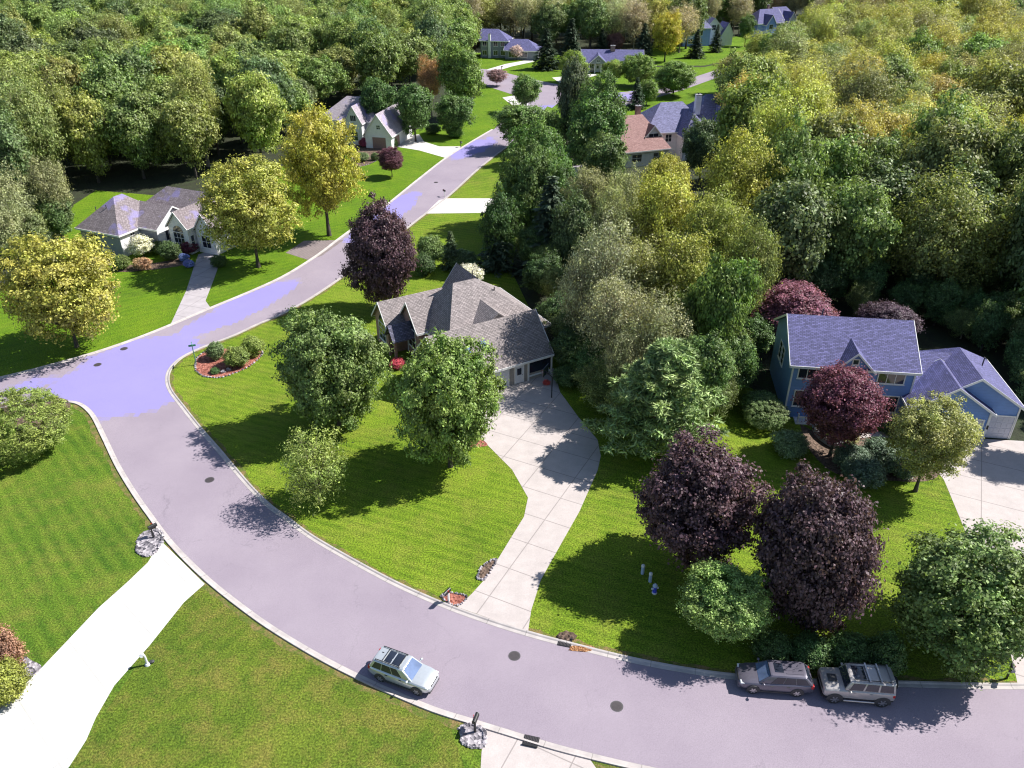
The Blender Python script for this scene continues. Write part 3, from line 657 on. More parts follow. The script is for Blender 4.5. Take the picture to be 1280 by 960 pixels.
    def corner(s, x, y, z1, w=.16):
        s.T.box(x-w/2, x+w/2, y-w/2, y+w/2, 0, z1)
    def pipe(s, x, y, z0, z1): s.D.append(MB().tube((x, y, z0), (x, y, z1), .07, .07, 8))
    def done(s):
        for m, mb in s.W.items(): mb.build('wall', m, s.o, uv=True, recalc=False)
        for m, mb in s.Rf.items():
            r = mb.build('roof', m, s.o, uv=True); 
        if s.T.f: s.T.build('trim', s.tm, s.o, recalc=True)
        for d in s.D: d.build('vent_pipe', 'dark_trim', s.o)
        return s.o
# --- blue two storey house on the right
h = House('blue_house', 28.75, 71.3, -7.5, 'blue two storey house with purple grey gable roof and attached garage behind the purple tree', 'siding_blue', 'roof_blue')
h.roof(0, 11.9, 0, 10.2, 6.6, 9.6, 'x')
h.roof(4.1, 7.6, -.25, 4.2, 6.5, 8.3, 'y', oh=.3)
for cx_ in (0, 11.9): h.corner(cx_, 0, 6.35)
h.window(1.9, 0, 4.85, 2.5, 1.4, 'f', (3, 1)); h.window(9.7, 0, 4.85, 2.5, 1.4, 'f', (3, 1)); h.window(5.2, 0, 4.5, 1.5, 1.4, 'f')
h.window(1.7, 0, 1.5, 2.0, 1.8, 'f', (2, 2)); h.window(9.9, 0, 1.5, 2.0, 1.8, 'f', (2, 2)); h.window(4.6, 0, 1.5, 1.5, 1.8, 'f'); h.door(7.0, 0, 1.1, 2.2, 'f', 'door_wood', .4)
h.window(0, 5.1, 3.6, 1.0, 1.9, 'l', (1, 3)); h.window(0, 6.6, 3.6, 1.0, 1.9, 'l', (1, 3)); h.window(5.85, -.25, 6.9, .5, .5, 'f', (1, 1))
# porch rail by the left corner
rl = MB().box(1.2, 4.0, -1.25, -1.15, .75, .9).box(1.2, 4.0, -1.25, -1.15, .1, .22)
for i in range(8): rl.box(1.22+i*.39, 1.30+i*.39, -1.24, -1.16, .22, .75)
rl.box(3.94, 4.06, -1.3, -1.1, 0, 1.25).box(1.14, 1.26, -1.3, -1.1, 0, 1.25); rl.build('porch_rail', 'white_trim', h.o)
MB().box(1.0, 5.0, -1.35, -.02, -.1, .10).build('porch_floor', 'white_paint', h.o)
# link and garage wing
h.roof(11.8, 17.0, .6, 8.2, 4.0, 6.5, 'x', oh=.35)
h.roof(12.9, 22.0, -1.3, 8.5, 4.0, 6.95, 'y', h1=3.6, oh=.45)
h.roof(11.6, 19.0, -2.2, 3.0, 3.7, 6.2, 'y', oh=.4)
h.corner(11.58, -2.22, 3.4); h.corner(19.02, -2.22, 3.4); h.corner(22.0, -1.32, 3.7)
h.garage(17.1, -2.2, 2.9, 2.5, 'f'); h.garage(20.75, -1.3, 2.2, 2.6, 'f')
lan = MB(); lan.box(19.03, 19.16, -2.4, -2.27, 1.6, 2.0); lan.build('wall_lantern', 'black_metal', h.o)
h.pipe(3.5, 6.4, 8.6, 9.8); h.pipe(19.8, 4.0, 5.0, 6.4)
h.done()
# --- brick house with the skylit garage wing in the middle
h = House('brick_house', -1.4, 77.0, 30.5, 'brick house with taupe hip roof, two front gables and a shaded garage wing with skylights', 'brick', 'roof_taupe', 'white_trim')
h.roof(-3.6, 9.2, 4.8, 16.4, 4.2, 8.9, 'x', h0=3.5, h1=6.4, oh=.45)
h.roof(-5.0, 2.5, 10.2, 15.0, 4.3, 6.9, 'x', oh=.35, h1=.001); h.roof(-7.2, 1.0, 13.9, 18.1, 3.8, 6.1, 'x', oh=.35, h1=.001)
h.roof(-6.6, 6.6, 0, 7.6, 3.05, 6.7, 'x', oh=.35, wm='siding_taupe', m='roof_taupe')
h.roof(.2, 4.4, 4.25, 9.5, 5.5, 7.15, 'y', oh=.12, wm='siding_taupe', zb=4.5, trim=False)
h.roof(1.2, 7.0, 12.5, 17.6, 4.2, 8.0, 'y', oh=.35)
# porch between the gables
h.roof(-7.6, -4.9, 11.6, 13.8, 3.0, 4.4, 'x', oh=.2, m='roof_dark', walls=False, trim=False)
for yy in (11.8, 13.6): MB().box(-7.5, -7.2, yy-.14, yy+.14, -.1, 2.9).build('porch_post', 'brick', h.o, uv=True)
h.window(-5.0, 12.2, 1.2, 1.9, 2.3, 'l', (2, 3), arch=True, m='white_trim'); h.window(-7.2, 16.0, 1.0, 1.9, 2.2, 'l', (2, 3), arch=True); h.door(-5.0, 14.0, 1.0, 2.2, 'l', 'door_wood')
h.window(-4.3, 10.2, 1.0, 1.0, 1.5, 'f'); h.window(9.2, 10.5, 1.0, 2.2, 1.6, 'r', (3, 1))
h.garage(-1.2, 0, 4.6, 2.25, 'f', 'white_paint', 4, 4); h.door(2.55, 0, 1.0, 2.1, 'f')
h.corner(3.75, -.02, 2.65, .2); h.corner(6.9, 0.02, 2.65, .16)
pch = MB(); h._box(pch, 5.3, 0, 'f', -1.4, 1.4, -.01, .04, .9, 2.45); pch.build('porch_screen', 'glass_dark', h.o)
sill = MB(); h._box(sill, 5.3, 0, 'f', -1.45, 1.45, 0, .1, .45, .62); sill.build('porch_ledge', 'white_trim', h.o)
for sx in (-2.9, -.9):
    a = math.atan2(6.7-3.05, 3.8); c_, s_ = math.cos(a), math.sin(a); yb = 1.5; zb_ = 3.05+yb*math.tan(a)
    P = lambda u, v, n: (sx+u, yb+v*c_-n*s_, zb_+v*s_+n*c_)
    def sk(u0, u1, v0, v1, n0, n1): return MB().add([P(u0, v0, n0), P(u1, v0, n0), P(u1, v1, n0), P(u0, v1, n0), P(u0, v0, n1), P(u1, v0, n1), P(u1, v1, n1), P(u0, v1, n1)], [(3, 2, 1, 0), (4, 5, 6, 7), (0, 1, 5, 4), (1, 2, 6, 5), (2, 3, 7, 6), (3, 0, 4, 7)])
    fr_ = sk(-.38, .38, 0, 1.15, -.02, .10).build('skylight', 'dark_trim', h.o); sk(-.30, .30, .08, 1.07, .10, .115).build('pane', 'glass_sky', fr_)
h.pipe(4.5, 9.0, 6.8, 8.0); h.pipe(3.2, 12.0, 8.0, 9.3)
h.done()
# --- grey house with hip roofs on the left
h = House('grey_house', -60.0, 116.7, -24, 'single storey grey house with mauve hip roofs and white gabled entry beside the yellow trees', 'siding_grey', 'roof_mauve')
h.roof(-8.3, 0, 0, 10, 4.1, 7.9, 'y', h0=4.15, h1=4.15, oh=.45)
h.roof(-5.5, 12, 7.6, 16.6, 4.1, 7.8, 'x', h0=4.5, h1=4.5, oh=.45)
h.roof(-2.2, 3.7, 3.9, 11.2, 4.1, 6.5, 'x', oh=.4, wm='siding_white')
h.roof(4.9, 8.7, 5.2, 11.5, 4.5, 6.7, 'y', oh=.3, wm='siding_white'); h.roof(9.0, 12.6, 6.6, 12, 4.1, 6.5, 'y', oh=.3, wm='siding_white')
MB().box(-.012, .03, .0, 3.88, -.1, 3.8).build('sunlit_end_wall', 'siding_white', h.o); MB().box(-2.0, 3.69, 3.86, 3.885, -.1, 3.7).build('shaded_front_wall', 'siding_grey', h.o)  # white end and grey front paint sun and shade onto the walls
h.window(-5.6, 0, 1.3, 1.9, 1.7, 'f', (2, 2)); h.window(.03, 2.4, 2.4, .8, .8, 'r', (2, 2)); h.window(3.7, 6.4, 1.5, 1.9, 1.5, 'r', (3, 1)); h.window(6.8, 5.2, .8, 2.0, 2.5, 'f', (3, 3), arch=True); h.window(10.8, 6.6, 1.0, 1.6, 1.8, 'f'); h.window(8.7, 5.9, 1.0, .6, 1.9, 'r', (1, 2))
h.door(4.9, 6.4, 1.0, 2.3, 'l', 'dark_trim'); h.pipe(-6.3, 2.2, 5.4, 6.6); h.pipe(-4.4, 2.6, 5.8, 7.0); h.chimney(10.5, 13.5, 5.5, 8.2, .8, .8, 'grey_trim')
h.done()
# --- white house with the arched garage
X0, Y0 = g(428, 181)
h = House('white_house', X0, Y0, -14, 'white house with pale mauve roofs, arched taupe garage door and purple shrub by the entry', 'siding_white', 'roof_pale')
h.roof(-7.0, 7.6, 3.5, 15, 5.0, 9.0, 'x', h0=5.0, h1=5.0, oh=.4); h.roof(1.0, 4.8, .8, 8, 5.3, 8.6, 'y', oh=.3); h.roof(6.4, 12.6, -1.2, 12, 3.4, 7.6, 'y', oh=.4); h.roof(-2.8, 1.2, 1.0, 6, 3.0, 5.2, 'y', oh=.3)
h.window(2.9, .8, 5.3, 1.3, 1.2, 'f', (3, 1)); h.garage(9.7, -1.2, 3.2, 2.5, 'f', 'door_wood'); h.garage(12.6, 2.2, 3.0, 2.3, 'r', 'door_wood'); h.window(2.9, .8, 1.0, 1.6, 1.9, 'f'); h.window(-.8, 1.0, .9, 1.3, 1.6, 'f'); h.window(9.7, -1.2, 4.3, .8, .8, 'f'); h.door(5.6, 3.5, 1.2, 2.2, 'f', 'door_wood')
h.pipe(3.0, 8.0, 7.6, 9.4); h.window(-4.6, 3.5, 1.2, 1.8, 1.6, 'f'); h.done()
# --- far houses
X0, Y0 = g(601, 72)
h = House('blue_grey_house', X0, Y0, -10, 'far two storey grey blue house with low hipped side wing behind the pink blossom tree', 'siding_grey', 'roof_blue')
h.roof(0, 10.0, 0, 9, 6.2, 9.3, 'x', h0=0, h1=4.2, oh=.5); h.roof(9.6, 21.5, -2.5, 7, 3.4, 6.4, 'x', h0=0, h1=4.4, oh=.5)
for wx in (1.5, 5.6, 8.3):
    for wz in (1.0, 4.1): h.window(wx, 0, wz, 1.5, 1.5, 'f', (2, 1))
h.window(12.5, -2.5, .8, 3.0, 1.7, 'f', (3, 1)); h.window(16.5, -2.5, .8, 2.4, 1.7, 'f', (2, 1)); h.garage(21.5, 2.5, 4.4, 2.4, 'r', 'dark_trim'); h.chimney(3.4, -.3, 0, 8.0, .9, .7, 'siding_white'); h.done()
X0, Y0 = g(733, 90)
h = House('ranch_house', X0, Y0, -4, 'far low ranch house with wide purple grey roof and white columned porch gable', 'siding_taupe', 'roof_blue')
h.roof(-1.5, 18.5, 0, 11, 3.1, 6.4, 'x', oh=.5); h.roof(.6, 6.8, -2.4, 4, 3.1, 5.7, 'y', oh=.4, walls=False)
gb = MB().add([(.6, -2.4, 3.0), (6.8, -2.4, 3.0), (3.7, -2.4, 5.5)], [(0, 1, 2)]); gb.build('porch_gable', 'siding_grey', h.o)
for x in (.8, 2.7, 4.7, 6.6): MB().tube((x, -2.2, 0), (x, -2.2, 3.0), .2, .17, 10).build('porch_column', 'white_trim', h.o)
h.o; h.window(3.7, -2.4, 3.6, 1.1, .5, 'f', (2, 1)); h.window(1.6, 0, .8, 1.4, 1.7, 'f'); h.door(3.7, 0, 1.2, 2.2, 'f'); h.window(9.5, 0, .9, 2.2, 1.5, 'f', (3, 1)); h.window(15, 0, .9, 2.2, 1.5, 'f', (3, 1)); h.chimney(8.6, 5.0, 5.5, 7.6, 1.5, .9, 'brick'); h.done()
X0, Y0 = g(791, 201)
h = House('brown_roofed_house', X0, Y0, 20, 'house with reddish brown roof, chimney and a windowed dormer, half hidden by tall trees', 'siding_white', 'roof_brown')
h.roof(-4, 6, -4.4, 8, 3.6, 9.2, 'x', h1=3.6, oh=.4); h.roof(1.4, 4.9, -2.4, 3, 5.8, 7.7, 'y', oh=.25, zb=4.0); h.roof(-7, -3.2, -2, 6, 3.4, 7.4, 'x', oh=.35)
h.window(3.15, -2.4, 5.0, 2.2, 1.0, 'f', (2, 1)); h.window(6, 1.5, 1.2, 2.0, 1.6, 'r', (2, 1)); h.window(-1.5, -4.4, 1.0, 2.2, 1.5, 'f'); h.window(3.5, -4.4, 1.0, 2.2, 1.5, 'f'); h.chimney(2.6, 4.2, 6.5, 10.4, 1.0, .9); h.done()
X0, Y0 = g(832, 200)
h = House('slate_roofed_house', X0, Y0, 12, 'large pale house with slate blue hipped roofs and skylight dormers beyond the brown roofed house', 'siding_white', 'roof_slate')
h.roof(-4, 10, 2, 14, 5.8, 10.4, 'x', h0=5, h1=4, oh=.5); h.roof(8, 20, 4, 17, 6.0, 11.2, 'x', h0=4.5, h1=4.5, oh=.5); h.roof(3, 8.5, -1.5, 6, 5.6, 9.3, 'y', h0=2.4, oh=.4); h.roof(12, 16.5, 1.5, 8, 6.0, 9.4, 'y', oh=.4)
for wx in (-2, 1): h.window(wx, 2, 3.4, 1.3, 1.5, 'f')
h.window(5.7, -1.5, 3.2, 2.0, 1.6, 'f'); h.window(14.2, 1.5, 3.6, 1.8, 1.6, 'f'); h.window(18.5, 4, 3.6, 1.4, 1.5, 'f'); h.window(5.7, -1.5, .7, 2.0, 1.6, 'f'); h.chimney(8.7, 6, 8, 12.0, 1.2, 1.0, 'siding_white'); h.done()
X0, Y0 = g(853, 58)
h = House('far_blue_house', X0, Y0, 8, 'far tall blue house with steep slate roof and white chimney behind two spruces', 'siding_farblue', 'roof_slate')
h.roof(0, 11, 0, 11, 7.0, 12.0, 'x', h0=4, h1=4, oh=.5); h.roof(9, 17, 2, 10, 6, 10, 'y', oh=.4, wm='siding_white'); h.roof(16, 20.5, 0, 7, 4.6, 8.4, 'y', oh=.4, wm='siding_white')
h.window(3, 0, 4.0, 1.6, 1.6, 'f'); h.window(7, 0, 4.0, 1.6, 1.6, 'f'); h.window(3, 0, 1, 1.6, 1.6, 'f'); h.window(13, 2, 5.6, 1.6, 1.8, 'f'); h.chimney(3.6, 3.0, 8, 13.2, 1.2, .9, 'siding_white'); h.done()
X0, Y0 = g(945, 47)
h = House('far_grey_house', X0, Y0, 24, 'farthest grey blue house with several purple roof gables at the top edge', 'siding_farblue', 'roof_blue')
h.roof(0, 14, 0, 11, 5.8, 10.4, 'x', h0=4.5, oh=.5); h.roof(3, 8, -2, 5, 5.4, 8.8, 'y', oh=.4); h.roof(13, 24, 2, 12, 5.8, 10.8, 'x', h1=4, oh=.5); h.roof(15, 20, -1, 6, 5.6, 9.4, 'y', oh=.4, wm='siding_white')
h.window(5.5, -2, 3.4, 1.8, 1.6, 'f'); h.window(17.5, -1, 3.4, 1.8, 1.6, 'f'); h.window(11, 0, 3.4, 1.8, 1.6, 'f'); h.chimney(11, 8, 8, 11.6); h.done()
X0, Y0 = g(735, 262)
h = House('tan_roofed_house', X0, Y0, 20, 'small pale taupe hip roof peeping out between the tall trees beside the conifers', 'siding_taupe', 'roof_pale')
h.roof(-6, 5, 0, 9, 3.4, 6.8, 'x', h0=4.4, h1=4.4, oh=.4); h.window(0, 0, 1, 1.8, 1.4, 'f'); h.window(-3.6, 0, 1, 1.4, 1.4, 'f'); h.door(2.6, 0, 1.1, 2.1, 'f', 'door_wood'); h.pipe(0, 4.0, 6, 7.3); h.done()
X0, Y0 = g(866, 12)
h = House('pale_roofed_house', X0, Y0, 15, 'tiny distant purple roof showing above the far blue house', 'siding_white', 'roof_blue')
h.roof(0, 13, 0, 10, 6, 10.5, 'x', h0=4, h1=4, oh=.5); h.roof(8, 13, -2, 5, 5.6, 9, 'y', oh=.4); h.window(3, 0, 3.6, 1.8, 1.6, 'f'); h.window(10.5, -2, 3.4, 1.6, 1.6, 'f'); h.done()
# ------------------------------------------------------------------ planting
GREEN = (.065, .100, .026); MID = (.088, .122, .034); LIGHT = (.125, .160, .038); YEL = (.215, .198, .036); YG = (.165, .175, .024); OLIVE = (.135, .130, .050)
TAN = (.145, .155, .075); PURP = (.056, .031, .038); MAROON = (.092, .030, .046); PINEC = (.128, .172, .062); SPR = (.020, .034, .016); BLUEG = (.065, .095, .062); DARKG = (.036, .068, .018)
# --- garden trees, one by one
T('dense', (345, 377, 484, 540), .2, MID, 'shade_tree', 'round leafy green shade tree on the corner lawn, left of the brick house gables')
T('dense', (490, 408, 628, 585), .9, (.105, .145, .034), 'shade_tree', 'fresh green shade tree standing before the brick house and its garage doors')
T('weeping', (336, 524, 448, 640), -.1, (.150, .180, .045), 'weeping_tree', 'small wispy yellow green tree by the kerb where its shadow touches the road')
T('maple', (430, 250, 521, 378), 1.4, PURP, 'purple_maple', 'dark purple leaved tree beside the side street, behind the brick house')
T('maple', (792, 540, 954, 714), .9, PURP, 'purple_maple', 'left of the two big dark purple trees, nearest the long driveway')
T('maple', (940, 584, 1102, 788), .2, (.050, .029, .035), 'purple_maple', 'right of the two big dark purple trees, above the parked dark wagon')
T('dense', (846, 696, 968, 804), 1.3, (.135, .185, .050), 'small_green_tree', 'small bright green tree at the foot of the two dark purple trees')
T('dense', (1110, 648, 1312, 842), .0, (.085, .120, .034), 'shade_tree', 'broad deep green tree overhanging the kerb behind the boxy off-road car')
T('maple', (1000, 448, 1108, 556), 2.2, MAROON, 'red_maple', 'round maroon tree in front of the blue house front wall')
T('yellow', (1106, 486, 1226, 604), 2.0, (.165, .165, .055), 'ornamental_tree', 'olive yellow spreading tree before the blue house garage')
T('maple', (938, 350, 1048, 425), 1.5, (.12, .048, .070), 'plum_tree', 'dusty purple tree behind the left end of the blue house')
T('maple', (1070, 372, 1150, 430), 1.0, (.045, .028, .040), 'plum_tree', 'very dark purple tree in the shade behind the blue house roof')
C((752, 425, 908, 572), 'feathery pale green pine tree between the long driveway and the dark purple trees', PINEC, 'white_pine', 'pine', by=560)
T('yellow', (243, 186, 376, 322), 2.0, (.190, .188, .040), 'yellow_tree', 'yellow green tree beside the driveway of the grey house, nearer of two yellow trees')
T('yellow', (346, 127, 455, 280), 2.2, YEL, 'golden_tree', 'golden yellow tree in front of the white house, with a slim dark trunk')
T('yellow', (-8, 280, 154, 436), .8, (.195, .182, .038), 'golden_tree', 'broad low golden tree at the left edge above the junction')
T('maple', (471, 183, 506, 214), 1.2, (.075, .028, .040), 'plum_tree', 'little plum coloured tree alone on the lawn before the white house', limb=True) if False else T('maple', (471, 183, 506, 214), 1.2, (.075, .028, .040), 'plum_tree', 'little plum coloured tree alone on the lawn before the white house')
T('shrub', (566, 330, 606, 356), .3, (.34, .33, .30), 'blossom_tree', 'small white blossom tree peeping over the brick house ridge')
T('yellow', (606, 85, 636, 104), .8, (.16, .10, .11), 'blossom_tree', 'dusky pink tree beside the far bend of the street')
T('yellow', (636, 56, 656, 72), .6, (.34, .27, .28), 'blossom_tree', 'pale pink blossom tree in front of the far blue grey house')
T('shrub', (160, 293, 192, 318), .5, (.33, .32, .27), 'blossom_tree', 'white flowering small tree against the grey house wall')
T('shrub', (238, 255, 262, 285), .4, (.45, .43, .36), 'blossom_tree', 'white flowering bush by the arched window of the grey house')
T('airy', (-40, 200, 44, 300), 2.5, TAN, 'budding_tree', 'thin tan budding tree at the left edge behind the broad golden tree')
T('airy', (30, 188, 92, 285), 2.5, (.13, .13, .06), 'budding_tree', 'brownish budding tree left of the grey house lawn')
T('forest', (-50, 130, 40, 235), 4, (.07, .10, .035), 'leafy_tree', 'grey green tree at the left edge above the tan budding trees')
# stand of tall trees between the brick house and the blue house
ST = 'tall trees standing between the brick house and the blue house'
for k, box, cl, c_, lb in [
    ('airy', (778, 196, 880, 330), 6, (.205, .200, .038), 'yellow green crown beside the brown roofed house in the tall stand'),
    ('airy', (868, 150, 978, 290), 7, (.195, .192, .038), 'yellow crown at the left tip of the right woodland below the slate roof'),
    ('airy', (800, 275, 905, 420), 4, (.145, .150, .030), 'olive crown in the middle of the tall stand'),
    ('forest', (858, 298, 946, 470), 2.5, (.085, .125, .028), 'mid green crown on the right edge of the tall stand, next to the blue house'),
    ('bare', (700, 258, 802, 420), 4, (.17, .175, .105), 'grey tan half bare crown at the left of the tall stand'),
    ('bare', (715, 330, 820, 462), 3, (.17, .165, .095), 'grey twiggy crown low in the stand behind the pine'),
    ('bare', (770, 352, 872, 480), 3, (.17, .17, .09), 'thin grey green crown directly behind the pine'),
    ('airy', (730, 222, 800, 330), 6, (.165, .17, .07), 'sparse tan yellow crown at the top left of the tall stand'),
    ('forest', (838, 405, 925, 520), 1.5, (.075, .115, .035), 'green lower crown at the right foot of the tall stand'),
    ('airy', (900, 260, 985, 400), 4, (.11, .125, .032), 'olive green crown behind the purple tree of the blue house')]:
    T(k, box, cl, c_, 'tall_tree', lb, group=ST)
# conifers and maples along the side street
C((640, 218, 738, 352), 'dark spruce beside the side street behind the brick house', (.030, .046, .024))
C((588, 262, 654, 345), 'shorter dark spruce at the corner of the second driveway', (.034, .052, .026))
T('dense', (632, 148, 716, 268), 2.0, (.060, .105, .022), 'shade_tree', 'tall full green tree at the far corner of the second driveway')
T('dense', (660, 200, 730, 300), 1.0, (.048, .085, .020), 'shade_tree', 'green tree crowding the dark spruce on the side street')
T('forest', (700, 112, 784, 222), 2.0, (.055, .098, .024), 'shade_tree', 'full green tree left of the brown roofed house')
T('forest', (690, 64, 742, 196), .6, (.062, .076, .042), 'slim_tree', 'slim dull olive tree rising in front of the far bend')
T('forest', (612, 124, 692, 176), 2.0, (.075, .115, .028), 'shade_tree', 'spreading tree over the side street whose shadow crosses the road')
T('forest', (636, 88, 680, 136), .8, (.085, .130, .036), 'young_tree', 'young light green tree on the lawn at the far bend')
T('dense', (698, 64, 736, 98), 1.0, (.125, .165, .030), 'round_tree', 'round bright green tree left of the ranch house porch')
T('dense', (752, 74, 786, 98), 2.0, (.135, .175, .034), 'round_tree', 'lollipop shaped light green tree in front of the ranch house')
T('dense', (776, 66, 822, 104), .8, (.105, .150, .030), 'round_tree', 'round green tree at the right end of the ranch house')
T('dense', (815, 76, 872, 116), .8, (.090, .135, .028), 'round_tree', 'wide green tree right of the ranch house by the road')
T('dense', (795, 100, 824, 128), .6, (.100, .145, .030), 'round_tree', 'low light green tree by the slate roofed house')
C((780, 96, 812, 140), 'small black green spruce at the road bend by the slate roofed house')
FS = 'dark spruces around the ranch house'
for b, lb in [((660, 34, 706, 92), 'dark spruce left of the ranch house, nearest the blue grey house'), ((690, 22, 738, 90), 'dark spruce against the left end of the ranch roof'), ((740, 34, 766, 70), 'dark spruce behind the ranch house chimney'), ((786, 28, 824, 84), 'dark spruce against the right end of the ranch roof'),
              ((856, 36, 886, 76), 'left of two dark spruces before the far blue house'), ((884, 30, 908, 68), 'right of two dark spruces before the far blue house')]: C(b, lb, SPR, group=FS)
T('yellow', (812, 12, 856, 68), 2, (.24, .21, .03), 'yellow_tree', 'slender yellow tree behind the ranch house at its right')
T('maple', (756, 40, 782, 62), .6, (.16, .085, .075), 'plum_tree', 'reddish round tree behind the ranch house roof')
T('maple', (572, 32, 604, 64), 1.5, (.045, .024, .036), 'plum_tree', 'dark purple tree left of the far blue grey house')
T('maple', (525, 30, 560, 60), 3, (.045, .024, .036), 'plum_tree', 'dark purple tree deep in the far woodland')
T('forest', (540, 46, 612, 132), 3, (.090, .130, .028), 'leafy_tree', 'light green tree at the woodland edge before the blue grey house')
T('airy', (518, 66, 556, 130), 3, (.22, .125, .06), 'budding_tree', 'orange brown crown among green trees right of the white house')
T('forest', (486, 100, 548, 168), 1.5, (.055, .095, .024), 'leafy_tree', 'green tree behind the white house driveway')
T('forest', (540, 112, 596, 165), 1.0, (.060, .100, .026), 'leafy_tree', 'green tree beside the curved lawn past the white house')
T('forest', (445, 90, 500, 160), 2.0, (.050, .088, .024), 'leafy_tree', 'green tree rising behind the white house gables')
T('forest', (355, 92, 398, 150), 3.0, (.085, .105, .045), 'leafy_tree', 'grey green tree left of the white house roof')
MASS = 'trees crowding the side street behind the brick house'
for k, box, cl, c_, lb in [('dense', (622, 176, 704, 300), 1.0, GREEN, 'full green tree between the second driveway and the spruces'), ('forest', (684, 236, 748, 345), 1.2, (.060, .085, .034), 'dull green tree right of the dark spruce on the side street'), ('forest', (596, 232, 652, 330), .8, DARKG, 'dark green tree at the edge of the second driveway'),
                           ('forest', (722, 160, 792, 245), 2.0, (.075, .105, .032), 'green tree in front of the tan roofed house'), ('airy', (745, 205, 812, 300), 4.0, (.155, .162, .07), 'sparse tan tree right of the tan roofed house'), ('dense', (716, 92, 782, 200), 1.5, (.066, .105, .028), 'tall full green tree by the far bend, beside the slim dull olive tree'), ('forest', (852, 138, 908, 218), 2.0, (.062, .088, .040), 'grey green tree against the slate roofed house'),
                           ('yellow', (798, 188, 866, 266), 4.0, (.20, .19, .036), 'yellow green crown covering the foot of the brown roofed house'), ('forest', (656, 132, 712, 200), 1.2, (.070, .110, .028), 'leafy tree at the street edge beyond the second driveway')]: T(k, box, cl, c_, 'garden_tree', lb, group=MASS)
for k, box, cl, c_, lb in [('bare', (690, 300, 775, 430), 3, (.175, .17, .095), 'grey green twiggy crown behind the brick house garage'), ('airy', (740, 285, 840, 400), 5, (.165, .165, .06), 'pale olive crown in the heart of the tall stand'), ('forest', (830, 340, 905, 455), 2.5, (.095, .125, .036), 'soft green crown in the lower right of the tall stand'), ('airy', (848, 225, 940, 345), 6, (.165, .180, .042), 'yellow olive crown high on the right of the tall stand'),
                           ('bare', (745, 400, 815, 500), 2.0, (.15, .155, .08), 'twiggy grey green crown low between the pine and the brick house'), ('forest', (880, 400, 945, 500), 1.0, (.07, .11, .034), 'low green crown at the foot of the stand beside the blue house'), ('airy', (700, 200, 770, 290), 5, (.16, .155, .075), 'tan crown behind the spruces at the top of the stand')]: T(k, box, cl, c_, 'tall_tree', lb, group=ST)
for k, box, c_, lb in [('airy', (-30, 240, 40, 330), TAN, 'tan budding tree low at the left edge'), ('forest', (40, 235, 96, 300), (.075, .11, .035), 'green tree at the left corner of the grey house lawn'), ('forest', (0, 255, 60, 320), (.10, .12, .045), 'grey green tree behind the broad golden tree')]: T(k, box, .8, c_, 'leafy_tree', lb)
for k, box, cl, c_, lb in [('airy', (922, 36, 978, 86), 2, (.18, .19, .042), 'golden crown before the left end of the farthest grey blue house'), ('airy', (962, 26, 1020, 80), 2, (.185, .195, .042), 'golden crown before the right end of the farthest grey blue house'), ('airy', (890, 62, 944, 108), 2, (.175, .165, .06), 'tan crown by the bend right of the far blue house'), ('forest', (922, 16, 946, 50), 2, (.07, .11, .03), 'green tree between the far blue house and the farthest house'),
                           ('forest', (936, 60, 985, 118), 2, (.11, .13, .04), 'soft green crown at the tip of the right woodland by the far bend'), ('airy', (996, 8, 1050, 60), 3, (.18, .19, .042), 'golden crown at the top edge right of the farthest house')]: T(k, box, cl, c_, 'leafy_tree', lb)
# shrubs and hedges
S((-46, 490, 80, 574), (.115, .145, .030), 'big trimmed yellow green hedge mound at the left edge below the junction', 'hedge', kind='clipped', cat='hedge')
S((-70, 500, 10, 580), (.105, .140, .022), 'end of the trimmed hedge mound cut off by the left edge', 'hedge', kind='clipped', cat='hedge')
S((-28, 782, 26, 845), (.155, .085, .055), 'brownish red shrub at the left edge above the white driveway')
S((-30, 822, 34, 884), (.125, .135, .024), 'low olive green shrub in the gravel bed beside the white driveway')
S((257, 426, 281, 450), (.085, .115, .045), 'grey green upright bush in the island bed nearest the street name pole')
S((278, 432, 312, 460), (.115, .145, .034), 'largest spreading bush in the island bed')
S((301, 418, 331, 446), (.130, .160, .036), 'light green bush at the far tip of the island bed')
S((262, 459, 275, 468), (.06, .12, .035), 'low green perennial clump in the front of the island bed')
S((930, 496, 984, 538), (.085, .115, .042), 'rounded clipped shrub by the left corner of the blue house', kind='clipped')
S((925, 484, 975, 525), (.050, .080, .026), 'darker shrub tucked behind the clipped shrub at the blue house')
for b, lb in [((1040, 552, 1092, 590), 'grey green juniper left in the bed before the blue house'), ((1075, 545, 1125, 585), 'grey green juniper in the middle of the blue house bed'), ((1105, 560, 1150, 600), 'juniper below the olive yellow tree'), ((1050, 572, 1110, 606), 'low juniper nearest the lawn of the blue house')]: S(b, BLUEG, lb, 'juniper_shrub', 'junipers in front of the blue house')
S((964, 545, 1012, 562), (.115, .150, .075), 'low pale green ground shrub on the shaded lawn left of the maroon tree')
S((1045, 535, 1075, 556), (.16, .15, .07), 'small pale shrub beside the blue house front steps')
S((1100, 522, 1136, 546), (.05, .08, .03), 'dark shrub under the right front window of the blue house')
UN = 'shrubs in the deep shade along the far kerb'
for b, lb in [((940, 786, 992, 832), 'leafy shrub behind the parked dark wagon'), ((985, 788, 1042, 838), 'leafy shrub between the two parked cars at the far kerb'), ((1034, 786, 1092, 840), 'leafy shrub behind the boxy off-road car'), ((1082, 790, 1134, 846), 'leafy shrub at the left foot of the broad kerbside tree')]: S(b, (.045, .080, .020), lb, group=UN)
S((518, 292, 556, 332), (.075, .110, .032), 'light green shrub on the lawn edge beside the dark purple street tree')
C((545, 288, 582, 340), 'small pointed conifer on the lawn behind the brick house', (.050, .075, .032))
S((560, 312, 600, 340), (.06, .09, .03), 'dark low shrub beside the small pointed conifer')
